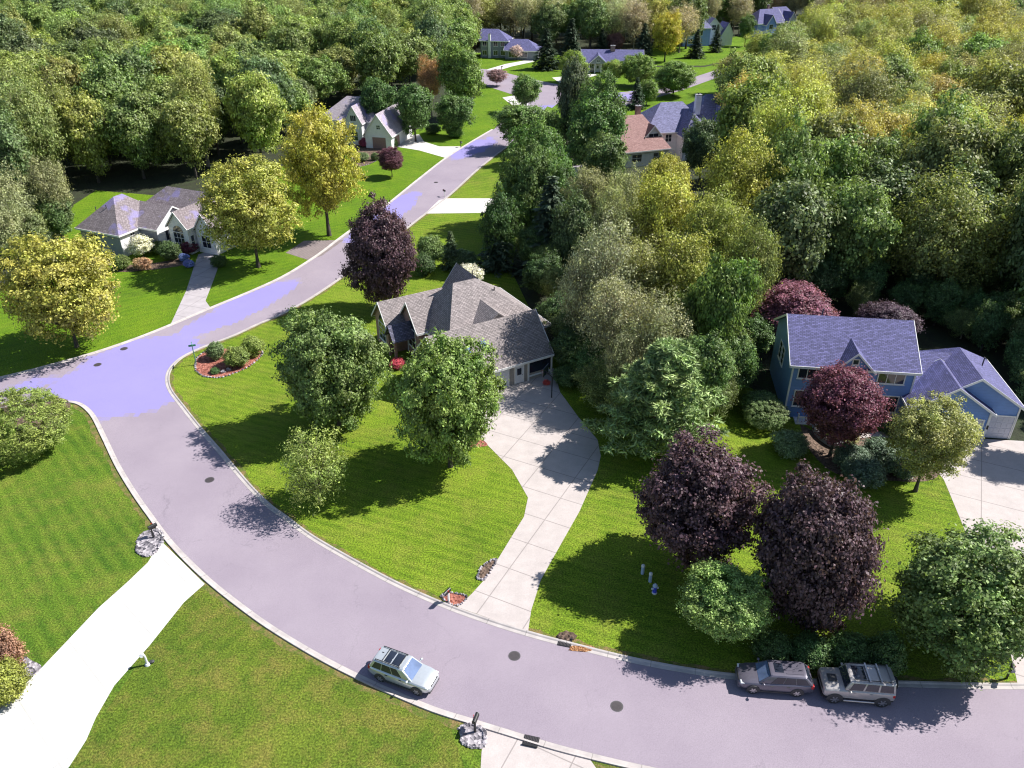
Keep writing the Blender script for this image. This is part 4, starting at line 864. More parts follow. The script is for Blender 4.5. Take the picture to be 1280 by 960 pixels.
S((515, 316, 545, 345), (.045, .075, .025), 'dark shrub in the shade behind the brick house gable')
S((486, 448, 508, 460), (.30, .05, .085), 'crimson azalea beside the brick house porch', 'azalea_shrub'); S((678, 474, 688, 482), (.34, .06, .06), 'red flowering azalea by the garage corner of the brick house', 'azalea_shrub')
S((508, 452, 532, 480), (.03, .055, .015), 'dark yew bush before the brick house front door')
S((690, 455, 730, 485), (.05, .085, .025), 'twiggy shrub in the shade right of the brick house garage')
for b, c_, lb in [((140, 318, 162, 338), (.10, .13, .035), 'green shrub at the front corner of the grey house'), ((165, 322, 190, 336), (.26, .17, .10), 'tan ornamental grass clump before the grey house'), ((198, 300, 226, 326), (.05, .08, .025), 'dark green shrub by the grey house entry'),
                  ((224, 300, 248, 318), (.09, .022, .035), 'deep red shrub by the grey house walk'), ((188, 300, 206, 318), (.07, .10, .03), 'small green shrub at the grey house wall'), ((128, 310, 140, 330), (.12, .14, .07), 'pale shrub at the left corner of the grey house'), ((262, 318, 284, 334), (.06, .09, .025), 'green shrub under the yellow tree beside the worn driveway')]: S(b, c_, lb)
for b, c_, lb in [((448, 172, 462, 184), (.25, .05, .09), 'magenta shrub by the white house entry'), ((468, 176, 479, 185), (.06, .10, .03), 'dark clipped ball shrub by the white house driveway'), ((488, 173, 498, 184), (.08, .12, .03), 'round clipped shrub at the edge of the white house driveway'), ((443, 190, 462, 202), (.09, .12, .05), 'grey green shrub in the white house bed'), ((463, 190, 474, 201), (.08, .11, .04), 'small shrub behind the plum tree'),
                  ((557, 158, 580, 171), (.075, .12, .03), 'low rounded shrub on the curved lawn past the white house'), ((530, 154, 552, 168), (.045, .075, .022), 'dark shrub at the woodland edge of the curved lawn')]: S(b, c_, lb)
# --- woodland
def inside(p, poly):
    c = False; n = len(poly); j = n-1
    for i in range(n):
        if (poly[i][1] > p[1]) != (poly[j][1] > p[1]) and p[0] < (poly[j][0]-poly[i][0])*(p[1]-poly[i][1])/(poly[j][1]-poly[i][1])+poly[i][0]: c = not c
        j = i
    return c
HOUSES = [(x, y, 13) for x, y in ((35, 75),)] + [(47, 74, 9.5), (42, 78, 9)] + [(-62, 124, 10), (-53, 127, 11)] + [(*g(445, 175), 15), (*g(605, 66), 14), (*g(650, 70), 14), (*g(760, 80), 17), (*g(808, 190), 13), (*g(850, 170), 14), (*g(880, 160), 14), (*g(885, 52), 16), (*g(960, 42), 15), (*g(990, 36), 15), (*g(745, 235), 9), (*g(880, 8), 14)]
FOR = []
def forest(poly, spacing, grow, hmin, hmax, pick, seed, maxn=290, gap=1.0, jitter=.16):
    r = random.Random(seed); xs = [p[0] for p in poly]; ys = [p[1] for p in poly]; pts = []
    tries = 0
    while tries < 26000 and len(pts) < 700:
        tries += 1; x = r.uniform(min(xs), max(xs)); y = min(ys)+(max(ys)-min(ys))*r.random()
        if abs(x) > .66*y+14 or not inside((x, y), poly): continue
        s = spacing+grow*max(0, y-110)
        if any((x-a)**2+(y-b)**2 < s*s for a, b, _ in pts): continue
        if any((x-a)**2+(y-b)**2 < c_*c_ for a, b, c_ in HOUSES): continue
        if any((x-a)**2+(y-b)**2 < (c_*gap+1.5)**2 for a, b, c_ in TREES if c_ > 1.5): continue
        pts.append((x, y, s))
    pts.sort(key=lambda p: p[1]); pts = pts[:maxn]
    for x, y, s in pts:
        kind, col_, name, label, group = pick(r, x, y)
        h_ = r.uniform(hmin, hmax); rr = s*r.uniform(.66, .98); hz = min(h_*(.46 if y < 190 else .42), rr*r.uniform(1.15, 1.7)); j = 1+r.uniform(-jitter, jitter)
        col_ = tuple(q*j*(1+r.uniform(-.10, .10)) for q in col_)
        put_tree(kind, x, y, h_-hz, rr, hz, col_, name, label, 'tree', group, kind in ('airy', 'bare'))
        FOR.append((x, y))
def pick_left(r, x, y):
    t = r.random(); far = (y-150)/180
    if t < .09+.12*far: return 'airy', (.130, .155, .046), 'budding_tree', 'yellowish budding tree in the dense woodland left of the street', 'yellowish budding trees in the left woodland'
    if t < .40: return 'forest', (.150, .175, .045), 'leafy_tree', 'light green leafy tree in the dense woodland left of the street', 'light green trees in the left woodland'
    if t < .80: return 'forest', (.110, .140, .038), 'leafy_tree', 'mid green leafy tree in the dense woodland left of the street', 'mid green trees in the left woodland'
    return 'forest', (.066, .095, .034), 'leafy_tree', 'dark green leafy tree in the dense woodland left of the street', 'dark green trees in the left woodland'
forest(px([(-420, 300), (-60, 262), (60, 250), (100, 238), (245, 230), (335, 205), (385, 150), (470, 138), (560, 112), (585, 90), (565, 66), (590, 44), (560, 16), (300, 12), (-500, 12), (-600, 120)]), 7.6, .014, 14, 23, pick_left, 3, 290, .8)
def pick_right(r, x, y):
    t = r.random()
    if y < 118:
        if t < .22: return 'airy', (.135, .145, .045), 'budding_tree', 'olive budding tree in the near part of the right woodland behind the blue house', 'olive trees at the near edge of the right woodland'
        return 'forest', ((.075, .105, .034) if t < .6 else (.095, .125, .036)), 'leafy_tree', 'green leafy tree in the near part of the right woodland behind the blue house', 'green trees at the near edge of the right woodland'
    if y < 150 and t < .5: return 'forest', (.105, .130, .036), 'leafy_tree', 'mid green leafy tree in the middle of the right woodland', 'mid green trees in the middle of the right woodland'
    if t < .12: return 'forest', (.125, .15, .04), 'leafy_tree', 'fresh green leafy tree among the yellow crowns of the right woodland', 'fresh green trees in the right woodland'
    if t < .35: return 'airy', (.158, .165, .066), 'budding_tree', 'olive tan budding tree among the yellow crowns of the right woodland', 'olive tan trees in the right woodland'
    return 'airy', (.218, .205, .055), 'budding_tree', 'yellow green budding tree of the right woodland with dark branches showing', 'yellow green trees in the right woodland'
forest(px([(952, 418), (985, 398), (1150, 396), (1240, 425), (1290, 470), (1700, 520), (1900, 200), (1900, 20), (1060, 14), (1030, 60), (975, 100), (925, 150), (905, 235), (930, 320)]), 8.0, .013, 15, 24, pick_right, 5, 290, .7)
def pick_far(r, x, y):
    t = r.random()
    if t < .55: return 'bare', (.20, .185, .11), 'bare_tree', 'tan nearly bare tree in the far belt behind the ranch house', 'tan bare trees in the far belt'
    if t < .75: return 'airy', (.20, .195, .055), 'budding_tree', 'golden budding tree in the far belt behind the blue grey house', 'golden trees in the far belt'
    return 'forest', (.075, .11, .03), 'leafy_tree', 'green leafy tree in the far belt beyond the last houses', 'green trees in the far belt'
forest([(-62, 338), (-5, 345), (14, 330), (66, 322), (78, 372), (130, 378), (160, 330), (250, 340), (250, 440), (-90, 440)], 7.5, .006, 18, 25, pick_far, 9, 120, .6)

# low trees filling the woodland edges
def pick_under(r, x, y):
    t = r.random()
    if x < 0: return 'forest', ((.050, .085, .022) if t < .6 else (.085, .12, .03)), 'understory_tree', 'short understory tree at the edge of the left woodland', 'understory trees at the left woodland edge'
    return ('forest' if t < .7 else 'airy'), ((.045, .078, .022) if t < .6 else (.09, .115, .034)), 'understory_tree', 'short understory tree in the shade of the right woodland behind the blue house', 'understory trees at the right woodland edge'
def under(poly, sp, seed, maxn):
    r = random.Random(seed); xs = [p[0] for p in poly]; ys = [p[1] for p in poly]; pts = []
    for _ in range(9000):
        x = r.uniform(min(xs), max(xs)); y = r.uniform(min(ys), max(ys))
        if not inside((x, y), poly) or any((x-a)**2+(y-b)**2 < sp*sp for a, b in pts) or any((x-a)**2+(y-b)**2 < (c_*.8)**2 for a, b, c_ in HOUSES): continue
        if any((x-a)**2+(y-b)**2 < 1.6 for a, b, c_ in TREES): continue
        pts.append((x, y))
    for x, y in pts[:maxn]:
        k, c_, nm, lb, gp = pick_under(r, x, y); hh = r.uniform(4.0, 8.0); rr = r.uniform(2.2, 3.4); j = r.uniform(.8, 1.2)
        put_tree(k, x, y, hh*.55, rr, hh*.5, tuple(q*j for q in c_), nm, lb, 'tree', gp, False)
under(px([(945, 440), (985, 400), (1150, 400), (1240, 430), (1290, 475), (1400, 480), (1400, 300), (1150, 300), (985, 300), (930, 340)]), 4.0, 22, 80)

put_tree('dense', 54.6, 64.2, 7.6, 3.3, 3.3, MID, 'shade_tree', 'green tree just past the right edge shading the blue house driveway')

forest([(60, 395), (100, 400), (150, 405), (190, 380), (240, 350), (330, 350), (380, 560), (60, 560)], 8.5, .004, 17, 23, pick_far, 31, 110, .6)

under(px([(655, 330), (700, 300), (770, 420), (840, 500), (800, 545), (760, 530), (715, 480), (690, 430)]), 3.2, 24, 26)
under(px([(1150, 404), (1290, 404), (1420, 520), (1310, 540), (1285, 490), (1210, 428)]), 3.4, 25, 26)
under(px([(845, 480), (900, 430), (945, 430), (935, 490), (880, 530)]), 3.2, 26, 10)

put_tree('bare', 10.5, 83.6, 10.6, 3.5, 5.6, (.17, .172, .10), 'tall_tree', 'tall grey tan crown leaning over the brick house garage roof and shading it', 'tree', ST)
# ------------------------------------------------------------------ cars
def loft(rings):
    n = len(rings[0]); vs = [p for r in rings for p in r]; fs = []
    for i in range(len(rings)-1):
        for j in range(n): fs.append((i*n+j, i*n+(j+1) % n, (i+1)*n+(j+1) % n, (i+1)*n+j))
    fs += [tuple(range(n))[::-1], tuple(range((len(rings)-1)*n, len(rings)*n))]
    return MB().add(vs, fs)
def soft(o, w=.03, seg=2, ang=30):
    b = o.modifiers.new('bevel', 'BEVEL'); b.width = w; b.segments = seg; b.limit_method = 'ANGLE'; b.angle_limit = R(ang)
    o.data.shade_smooth(); return o
def body_ring(x, hw, zb, zt, crown=.03, shoulder=.10):
    h = [(hw*.80, zb), (hw*.97, zb+.10), (hw, zb+(zt-zb)*.45), (hw*.985, zt-shoulder), (hw*.90, zt-.012), (hw*.45, zt+crown)]
    return [(x, y, z) for y, z in h]+[(x, -y, z) for y, z in h[::-1]]
def quad3(mb, a, b, c, d, t):
    a, b, c, d = map(Vector, (a, b, c, d)); n = (b-a).cross(d-a).normalized()*t
    mb.add([a-n*.4, b-n*.4, c-n*.4, d-n*.4, a+n, b+n, c+n, d+n], [(3, 2, 1, 0), (4, 5, 6, 7), (0, 1, 5, 4), (1, 2, 6, 5), (2, 3, 7, 6), (3, 0, 4, 7)])
def lerp(a, b, t): return tuple(a[i]+(b[i]-a[i])*t for i in range(3))
def sub(a, b, c, d, u0, u1, v0, v1):           # sub-rectangle of the patch a(b) bottom, d(c) top
    P = lambda u, v: lerp(lerp(a, b, u), lerp(d, c, u), v)
    return P(u0, v0), P(u1, v0), P(u1, v1), P(u0, v1)
def wheel(o, x, y, r, w, side):
    t = MB(); n = 28; s = side
    t.tube((x, y-w*.5*s, r), (x, y+w*.38*s, r), r, r, n).tube((x, y+w*.38*s, r), (x, y+w*.5*s, r), r, r*.9, n)
    t = t.build('wheel', 'tyre', o)
    m = MB(); m.tube((x, y+w*.48*s, r), (x, y+w*.53*s, r), r*.66, r*.64, 20)
    rim = m.build('rim', 'plastic_dark', t); k = MB()
    for i in range(6):
        a = math.pi*2*i/6; c, q = math.cos(a), math.sin(a); d = .045
        k.add([(x+c*r*.1-q*d, y+w*.53*s, r+q*r*.1+c*d), (x+c*r*.64-q*d, y+w*.53*s, r+q*r*.64+c*d), (x+c*r*.64+q*d, y+w*.53*s, r+q*r*.64-c*d), (x+c*r*.1+q*d, y+w*.53*s, r+q*r*.1-c*d),
               (x+c*r*.1-q*d, y+w*.57*s, r+q*r*.1+c*d), (x+c*r*.64-q*d, y+w*.57*s, r+q*r*.64+c*d), (x+c*r*.64+q*d, y+w*.57*s, r+q*r*.64-c*d), (x+c*r*.1+q*d, y+w*.57*s, r+q*r*.1-c*d)],
              [(0, 1, 2, 3), (7, 6, 5, 4), (0, 4, 5, 1), (1, 5, 6, 2), (2, 6, 7, 3), (3, 7, 4, 0)])
    k.tube((x, y+w*.53*s, r), (x, y+w*.585*s, r), .075, .06, 12); k.build('spoke', 'rim_alloy', t)
    return t
def arch(o, x, y, r, side, mat='plastic_dark', flat=False):
    mb = MB(); n = 16; pts = []
    for i in range(n+1):
        a = math.pi*(-.08+1.16*i/n); pts.append((math.cos(a), math.sin(a)))
    z0 = r
    vs = []
    for c, s in pts: vs += [(x+c*r*1.10, y-.10*side, z0+s*r*1.10), (x+c*r*1.10, y+.02*side, z0+s*r*1.10), (x+c*r*1.22, y+.02*side, z0+s*r*1.22), (x+c*r*1.24, y-.03*side, z0+s*r*1.24)]
    fs = []
    for i in range(n):
        for j in range(3): fs.append((i*4+j, i*4+j+1, i*4+j+5, i*4+j+4))
    vs2 = [(x+c*r*1.12, y+.012*side, z0+s*r*1.12) for c, s in pts]; k = len(vs)
    mb.add(vs+vs2, fs+[tuple(range(k, k+len(vs2)))]); return mb.build('wheel_arch', mat, o)
def car(name, label, paint, P, group=None):
    """P: stations of the lower body, cabin corner stations, wheels; +x is the front"""
    o = empty(name, (0, 0, 0), 0, label, 'car', group)
    soft(loft([body_ring(*s) for s in P['body']]).build('body', paint, o), .025, 2, 25)
    xw0, xw1, xr1, xr0, hb, ht, zb, zt = P['cabin']     # windscreen foot/top, rear top/foot, half widths, belt, roof
    zf = P.get('zf', zb); B = lambda x, y, z: (x, y, z)
    bl, br_ = B(xw0, hb, zf), B(xw0, -hb, zf); tl, tr_ = B(xw1, ht, zt-.04), B(xw1, -ht, zt-.04); rtl, rtr = B(xr1, ht, zt-.03), B(xr1, -ht, zt-.03); rbl, rbr = B(xr0, hb, zb), B(xr0, -hb, zb)
    cb = MB().add([bl, br_, tl, tr_, rtl, rtr, rbl, rbr], [(0, 1, 3, 2), (2, 3, 5, 4), (4, 5, 7, 6), (0, 2, 4, 6), (1, 7, 5, 3), (6, 7, 1, 0)])
    soft(cb.build('cabin', paint, o, recalc=True), .05, 3)
    cx0 = (xw1+xr1)/2; rp = loft([[(x, y*k, z) for y, z in ((ht*.99, zt-.07), (ht*.92, zt-.005), (ht*.5, zt+.025), (-ht*.5, zt+.025), (-ht*.92, zt-.005), (-ht*.99, zt-.07))] for x, k, z_ in ((xr1-.06, .93, 0), (xr1+.12, 1, 0), (cx0, 1.0, 0), (xw1-.12, 1, 0), (xw1+.05, .95, 0))])
    soft(rp.build('roof', P.get('roof_mat', paint), o), .02, 2)
    g_ = MB(); quad3(g_, *sub(br_, bl, tl, tr_, .07, .93, .06, .93), .012); g_.build('windshield', P.get('ws', 'glass_sky'), o)
    g_ = MB(); quad3(g_, *sub(rbl, rbr, rtr, rtl, .10, .90, .25, .92), .012); g_.build('rear_window', 'glass_dark', o)
    for s in (1, -1):
        a, b, c, d = (rbl, bl, tl, rtl) if s > 0 else (br_, rbr, rtr, tr_)
        for (u0, u1) in P['sides']:
            if s < 0: u0, u1 = 1-u1, 1-u0
            g_ = MB(); q = sub(a, b, c, d, u0, u1, .10, .90); quad3(g_, q[0], q[1], q[2], q[3], -.012 if s > 0 else -.012); g_.build('side_window', 'glass_dark', o)
        for i, xw in enumerate(P['wheels']):
            hw = P['whw']; wheel(o, xw, s*(hw-.11), P['wr'], .24, s); arch(o, xw, s*hw, P['wr'], s)
        m = MB().ball((xw0-.28, s*(hb+.20), zb+.10), .10, .13, .085, 10, 6); m.tube((xw0-.28, s*hb*.96, zb+.03), (xw0-.28, s*(hb+.12), zb+.09), .03, .03, 6); m.build('wing_mirror', paint, o, True)
        xf = P['front']; z = P['lamp_z']
        lm = MB().box(xf-.42, xf-.10, s*P['lamp_y']-.17, s*P['lamp_y']+.17, z-.07, z+.07); soft(lm.build('headlight', 'clear_lens', o), .04, 2)
        xr = P['rear']; tlm = MB().box(xr+.03, xr+.22, s*(P['tail_y'])-.12, s*(P['tail_y'])+.12, P['tail_z']-.14, P['tail_z']+.14); soft(tlm.build('taillight', 'red_lens', o), .03, 2)
        for xh in P['handles']: MB().box(xh-.10, xh+.10, s*(P['whw']-.005)-.03, s*(P['whw']-.005)+.025, zb-.17, zb-.13).build('door_handle', P.get('trim', 'plastic_dark'), o)
        MB().box(P['wheels'][1]+.45, P['wheels'][0]-.45, s*(P['whw'])-.06, s*(P['whw'])+.015, .30, .40).build('side_sill', 'plastic_dark', o)
        if P.get('rails'):
            rl = MB().tube((xr1+.10, s*(ht-.10), zt+.075), (xw1-.22, s*(ht-.10), zt+.065), .028, .028, 6)
            for xx in (xr1+.12, cx0, xw1-.25): rl.tube((xx, s*(ht-.10), zt-.03), (xx, s*(ht-.10), zt+.07), .03, .03, 6)
            rl.build('roof_rail', 'black_metal', o)
    xf = P['front']; gr_ = MB().box(xf-.16, xf-.005, -P['lamp_y']+.18, P['lamp_y']-.18, P['lamp_z']-.20, P['lamp_z']+.02); soft(gr_.build('grille', 'black_metal', o), .02)
    bp = MB().box(xf-.30, xf+.015, -P['whw']*.74, P['whw']*.74, .30, .46); soft(bp.build('front_bumper', P.get('bump', 'plastic_dark'), o), .05, 2)
    bp = MB().box(P['rear']-.03, P['rear']+.30, -P['whw']*.8, P['whw']*.8, .34, .52); soft(bp.build('rear_bumper', P.get('bump', 'plastic_dark'), o), .05, 2)
    return o
def park(o, front, rear, P):
    """front, rear: where the near wheels touch the road"""
    f = Vector((*g(*front), 0)); r = Vector((*g(*rear), 0)); d = (f-r).normalized(); n = Vector((-d.y, d.x, 0))
    if n.y < 0: n = -n
    m = (f+r)/2; wb = P['wheels'][0]-P['wheels'][1]; mid = (P['wheels'][0]+P['wheels'][1])/2
    c = m+n*(P['whw']-.05)-d*mid; o.location = (c.x, c.y, .014); o.rotation_euler = (0, 0, math.atan2(d.y, d.x))
PS = dict(body=[(-2.40, .70, .52, .95), (-2.32, .84, .38, 1.06), (-1.95, .925, .30, 1.12), (-1.2, .95, .26, 1.12), (0, .95, .26, 1.09), (.85, .95, .26, 1.06), (1.10, .94, .27, 1.05), (1.75, .915, .29, 1.00), (2.15, .85, .34, .92), (2.36, .72, .42, .80), (2.42, .58, .48, .70)],
          cabin=(1.12, .32, -1.92, -2.30, .86, .70, 1.08, 1.70), zf=1.03, sides=((.07, .28), (.30, .55), (.57, .78)), wheels=(1.48, -1.38), whw=.95, wr=.36, front=2.40, rear=-2.40, lamp_z=.82, lamp_y=.66, tail_y=.74, tail_z=.98, handles=(.25, -.85), rails=True)
c1 = car('silver_crossover', 'silver crossover car with dark double sunroof parked alone at the near kerb', 'car_silver', PS, 'cars parked along the kerb')
park(c1, (521, 869), (476, 852), PS)
for x0, x1 in ((-.05, -.62), (-.70, -1.22)): soft(MB().box(x1, x0, -.50, .50, 1.70, 1.735).build('sunroof', 'glass_dark', c1), .02)
for xx in (-.10+.10, -1.30): MB().box(xx-.025, xx+.025, -.62, .62, 1.775, 1.80).build('roof_bar', 'black_metal', c1)
MB().ball((-1.62, .12, 1.73), .10, .03, .05, 8, 5).build('antenna_fin', 'plastic_dark', c1, True)
PP = dict(body=[(-2.50, .72, .52, .92), (-2.42, .86, .36, 1.02), (-2.0, .94, .28, 1.10), (-1.2, .985, .25, 1.10), (0, .985, .25, 1.06), (.80, .985, .25, 1.03), (1.10, .975, .26, 1.02), (1.80, .94, .28, .97), (2.25, .87, .33, .89), (2.46, .74, .40, .78), (2.52, .58, .46, .70)],
          cabin=(1.22, .42, -1.90, -2.42, .89, .72, 1.05, 1.62), zf=1.01, sides=((.06, .30), (.32, .55), (.57, .80)), wheels=(1.52, -1.40), whw=.985, wr=.37, front=2.50, rear=-2.50, lamp_z=.80, lamp_y=.68, tail_y=.78, tail_z=.92, handles=(.35, -.75), rails=False, bump='car_plum')
c2 = car('dark_wagon', 'dark plum grey wagon with one small sunroof parked at the far kerb', 'car_plum', PP, 'cars parked along the kerb')
park(c2, (940, 867), (995, 871), PP)
soft(MB().box(-.45, .15, -.40, .40, 1.62, 1.655).build('sunroof', 'glass_dark', c2), .02)
for yy in (-.45, -.15, .15, .45): MB().box(-1.75, -.6, yy-.025, yy+.025, 1.635, 1.655).build('roof_rib', 'car_plum', c2)
PHM = dict(body=[(-2.30, .92, .62, 1.28), (-2.24, 1.0, .56, 1.34), (-1.4, 1.03, .52, 1.36), (0, 1.03, .52, 1.36), (.80, 1.03, .52, 1.36), (1.0, 1.02, .52, 1.34), (1.9, 1.01, .54, 1.30), (2.22, .98, .56, 1.26), (2.32, .90, .62, 1.12)],
           cabin=(1.02, .70, -2.16, -2.26, .97, .83, 1.34, 2.02), zf=1.34, sides=((.05, .32), (.36, .62), (.66, .93)), wheels=(1.55, -1.55), whw=1.03, wr=.445, front=2.34, rear=-2.30, lamp_z=1.02, lamp_y=.74, tail_y=.88, tail_z=1.08, handles=(.45, -.70), rails=False, bump='black_metal', ws='glass_dark', trim='rim_alloy')
c3 = car('offroad_car', 'boxy pewter off-road car with roof rack and spare wheel parked behind the dark wagon', 'car_pewter', PHM, 'cars parked along the kerb')
park(c3, (1041, 879), (1101, 884), PHM)
soft(MB().box(-.35, .45, -.55, .55, 2.03, 2.07).build('sunroof', 'glass_dark', c3), .02)
for s in (1, -1): MB().tube((-2.0, s*.70, 2.14), (.55, s*.70, 2.14), .03, .03, 6).build('roof_rail', 'black_metal', c3)
for xx in (-1.95, -1.25, -.50): MB().box(xx-.05, xx+.05, -.78, .78, 2.12, 2.17).build('roof_bar', 'rim_alloy', c3)
soft(MB().box(1.35, 1.95, -.32, .32, 1.345, 1.375).build('hood_vent', 'plastic_dark', c3), .02)
sw = MB().tube((-2.36, -.10, 1.22), (-2.58, -.10, 1.22), .42, .42, 24).build('spare_wheel', 'tyre', c3); MB().tube((-2.58, -.10, 1.22), (-2.60, -.10, 1.22), .25, .24, 16).build('rim', 'rim_alloy', sw)
for s in (1, -1): MB().tube((-1.0, s*1.06, .46), (1.0, s*1.06, .46), .055, .055, 8).build('side_step', 'rim_alloy', c3)
# ------------------------------------------------------------------ street furniture and beds
def bed(name, pts, label, m='mulch_red', cat='flower bed', edge='stones', eh=.12, z=.03, stone=.16, step=.30):
    P = smooth_line(px(pts+pts[:1]), 5)[:-1]; cx_ = sum(p[0] for p in P)/len(P); cy_ = sum(p[1] for p in P)/len(P)
    o = empty(name, (cx_, cy_, 0), 0, label, cat); Q = [(a-cx_, b-cy_) for a, b in P]
    MB().prism(Q, .0, z).build('mulch', m, o)
    if edge:
        mb = MB(); acc = 0
        for i in range(len(Q)):
            a = Vector(Q[i]); b = Vector(Q[(i+1) % len(Q)]); n = max(1, int((b-a).length/step))
            for j in range(n):
                p = a.lerp(b, j/n); mb.ball((p.x+random.uniform(-.04, .04), p.y+random.uniform(-.04, .04), .05), stone*random.uniform(.7, 1.2), stone*random.uniform(.7, 1.2), eh*random.uniform(.7, 1.2), 7, 4, .2)
        mb.build('stone_edging', edge, o)
    return o
bed('island_bed', [(244, 457), (246, 465), (257, 471), (275, 472), (295, 466), (315, 456), (327, 444), (326, 438), (312, 440), (290, 436), (262, 438), (247, 447)], 'oval island bed of red mulch with stone edging on the corner lawn', edge='stones', stone=.14)
bed('mailbox_bed', [(551, 746), (560, 741), (574, 743), (583, 747), (574, 757), (560, 754)], 'small red mulch bed at the foot of the long driveway', stone=.10, step=.22)
bed('tree_bed', [(572, 547), (588, 541), (602, 549), (609, 557), (590, 559), (575, 556)], 'triangular red mulch bed beside the long driveway under the shade tree', edge=None)
bed('rock_bed', [(173, 676), (178, 669), (188, 664), (200, 664), (203, 675), (192, 692), (180, 695), (172, 688)], 'round bed of pale stones around the mailbox by the white driveway', m='stones', stone=.18, step=.33)
bed('rock_bed', [(576, 911), (586, 906), (600, 910), (606, 918), (604, 932), (590, 934), (578, 926)], 'stone ringed bed around the mailbox at the bottom driveway', m='stones', stone=.17, step=.32)
bed('rock_strip', [(597, 724), (600, 712), (612, 702), (620, 700), (616, 710), (605, 724)], 'narrow strip of brown pebbles beside the long driveway', m='mulch_brown', edge='stones', stone=.12, step=.28, cat='rock border')
bed('gravel_bed', [(-20, 868), (10, 846), (28, 822), (40, 826), (52, 834), (38, 848), (20, 866), (0, 886), (-20, 900)], 'grey gravel bed between the shrubs and the white driveway', m='stones', edge=None, cat='gravel bed')
bed('hedge_bed', [(-60, 545), (0, 568), (40, 560), (66, 542), (84, 524), (84, 500), (40, 500), (-60, 520)], 'dark soil bed under the trimmed hedge at the left edge', m='mulch_brown', edge=None, cat='flower bed')
bed('entry_bed', [(140, 332), (200, 328), (235, 318), (232, 330), (200, 336), (150, 340)], 'mulch bed along the grey house front', m='mulch_brown', edge=None)
bed('house_bed', [(440, 178), (462, 176), (480, 180), (482, 190), (465, 204), (442, 206)], 'planted bed in front of the white house entry', m='mulch_brown', stone=.2, step=.5)
bed('garage_bed', [(1000, 530), (1035, 545), (1100, 548), (1170, 575), (1165, 600), (1100, 600), (1045, 592), (1010, 560)], 'planting bed along the front of the blue house', m='mulch_brown', edge=None)
MB_ = MB().prism(px([(1036, 529), (1058, 543), (1100, 540), (1165, 546), (1200, 556), (1200, 562), (1160, 553), (1098, 546), (1054, 550), (1030, 534)]), .0, .06); struct('path', MB_, 'concrete_pink')
tag(MB().ball((*g(708, 796), .05), .75, .45, .22, 16, 7, .25).build('ground_cover', 'mulch_brown'), 'low purple brown ground cover clump behind the far storm drain', 'plant')
for (x, y, lb) in ((286, 463, 'white boulder at the front of the island bed'), (279, 466, 'smaller pale boulder beside the white boulder in the island bed'), (293, 452, 'sandy boulder between the island bed bushes')):
    X, Y = g(x, y); tag(MB().ball((0, 0, .12), .32, .26, .22, 9, 6, .15).build('boulder', 'stones', loc=(X, Y, .02)), lb, 'boulder')
MAIL = 'mailboxes along the kerb'
def mailbox(x, y, ang, label, post='black_metal', boxm='black_metal', h=1.05):
    o = empty('mailbox', (*g(x, y), 0), ang, label, 'mailbox', MAIL)
    MB().box(-.06, .06, -.06, .06, 0, h).build('post', post, o)
    MB().box(-.05, .42, -.035, .035, h-.16, h-.08).build('arm', post, o)
    n = 8; rings = []
    for xx in (-.20, .52): rings.append([(xx, -.13, h), (xx, .13, h)]+[(xx, .13*math.cos(math.pi*i/n), h+.16+.13*math.sin(math.pi*i/n)) for i in range(n+1)])
    loft(rings).build('box', boxm, o, recalc=True)
    MB().box(.521, .54, -.11, .11, h+.02, h+.26).build('door', 'grey_trim', o); MB().box(.10, .13, .132, .15, h+.12, h+.34).box(.10, .25, .132, .15, h+.28, h+.35).build('flag', 'red_lens', o)
    return o
def kerb_dir(x, y, tx, ty):
    a = g(x, y); b = g(tx, ty); return math.atan2(b[1]-a[1], b[0]-a[0])
mailbox(192, 672, kerb_dir(192, 672, 212, 662), 'black mailbox in the pale stone bed at the white driveway')
mailbox(561, 752, kerb_dir(561, 752, 548, 765), 'mailbox on a pale post in the red mulch bed at the long driveway', 'white_trim')
mailbox(594, 915, kerb_dir(594, 915, 602, 895), 'black mailbox in the stone ringed bed at the bottom driveway')
mailbox(1258, 848, kerb_dir(1258, 848, 1262, 870), 'black mailbox under the broad tree at the right edge', h=1.15)
mailbox(576, 184, kerb_dir(576, 184, 590, 190), 'far black mailbox beside the white house driveway'); mailbox(556, 246, kerb_dir(556, 246, 545, 240), 'mailbox on a pale post at the second driveway of the side street', 'white_trim')
mailbox(772, 128, 1.6, 'tiny dark mailbox at the far bend before the slate roofed house'); mailbox(627, 88, 1.0, 'tiny dark mailbox at the blue grey house driveway')
# street name pole
X, Y = g(245.5, 456); o = empty('street_sign', (X, Y, 0), R(20), 'slim green street name pole with small green blades at the junction corner', 'street sign')
MB().tube((0, 0, 0), (0, 0, 2.75), .055, .05, 10).build('pole', 'pole_green', o); MB().box(-.40, .40, -.012, .012, 2.45, 2.68).build('sign_blade', 'sign_green', o); MB().box(-.012, .012, -.40, .40, 2.70, 2.92).build('sign_blade', 'sign_green', o); MB().ball((0, 0, 2.96), .06, .06, .06, 8, 6).build('finial', 'pole_green', o, True)
# white goose-neck driveway light
X, Y = g(184.5, 831); o = empty('driveway_light', (X, Y, 0), R(200), 'small white goose necked light on the lawn beside the white driveway', 'garden light')
MB().tube((0, 0, 0), (0, 0, .14), .20, .15, 14).build('base', 'white_paint', o)
MB().path([(0, 0, .12), (0, 0, .80), (.03, 0, .96), (.08, 0, 1.04), (.14, 0, 1.06)], [.085, .075, .072, .07, .07], 10).build('neck', 'white_paint', o)
MB().tube((.10, 0, 1.09), (.22, 0, .96), .10, .15, 14).ball((.10, 0, 1.08), .11, .11, .10, 10, 6).build('hood', 'white_paint', o)
MB().ball((-.30, -.10, .10), .20, .16, .12, 10, 5, .1).build('stone', 'plastic_dark', o)
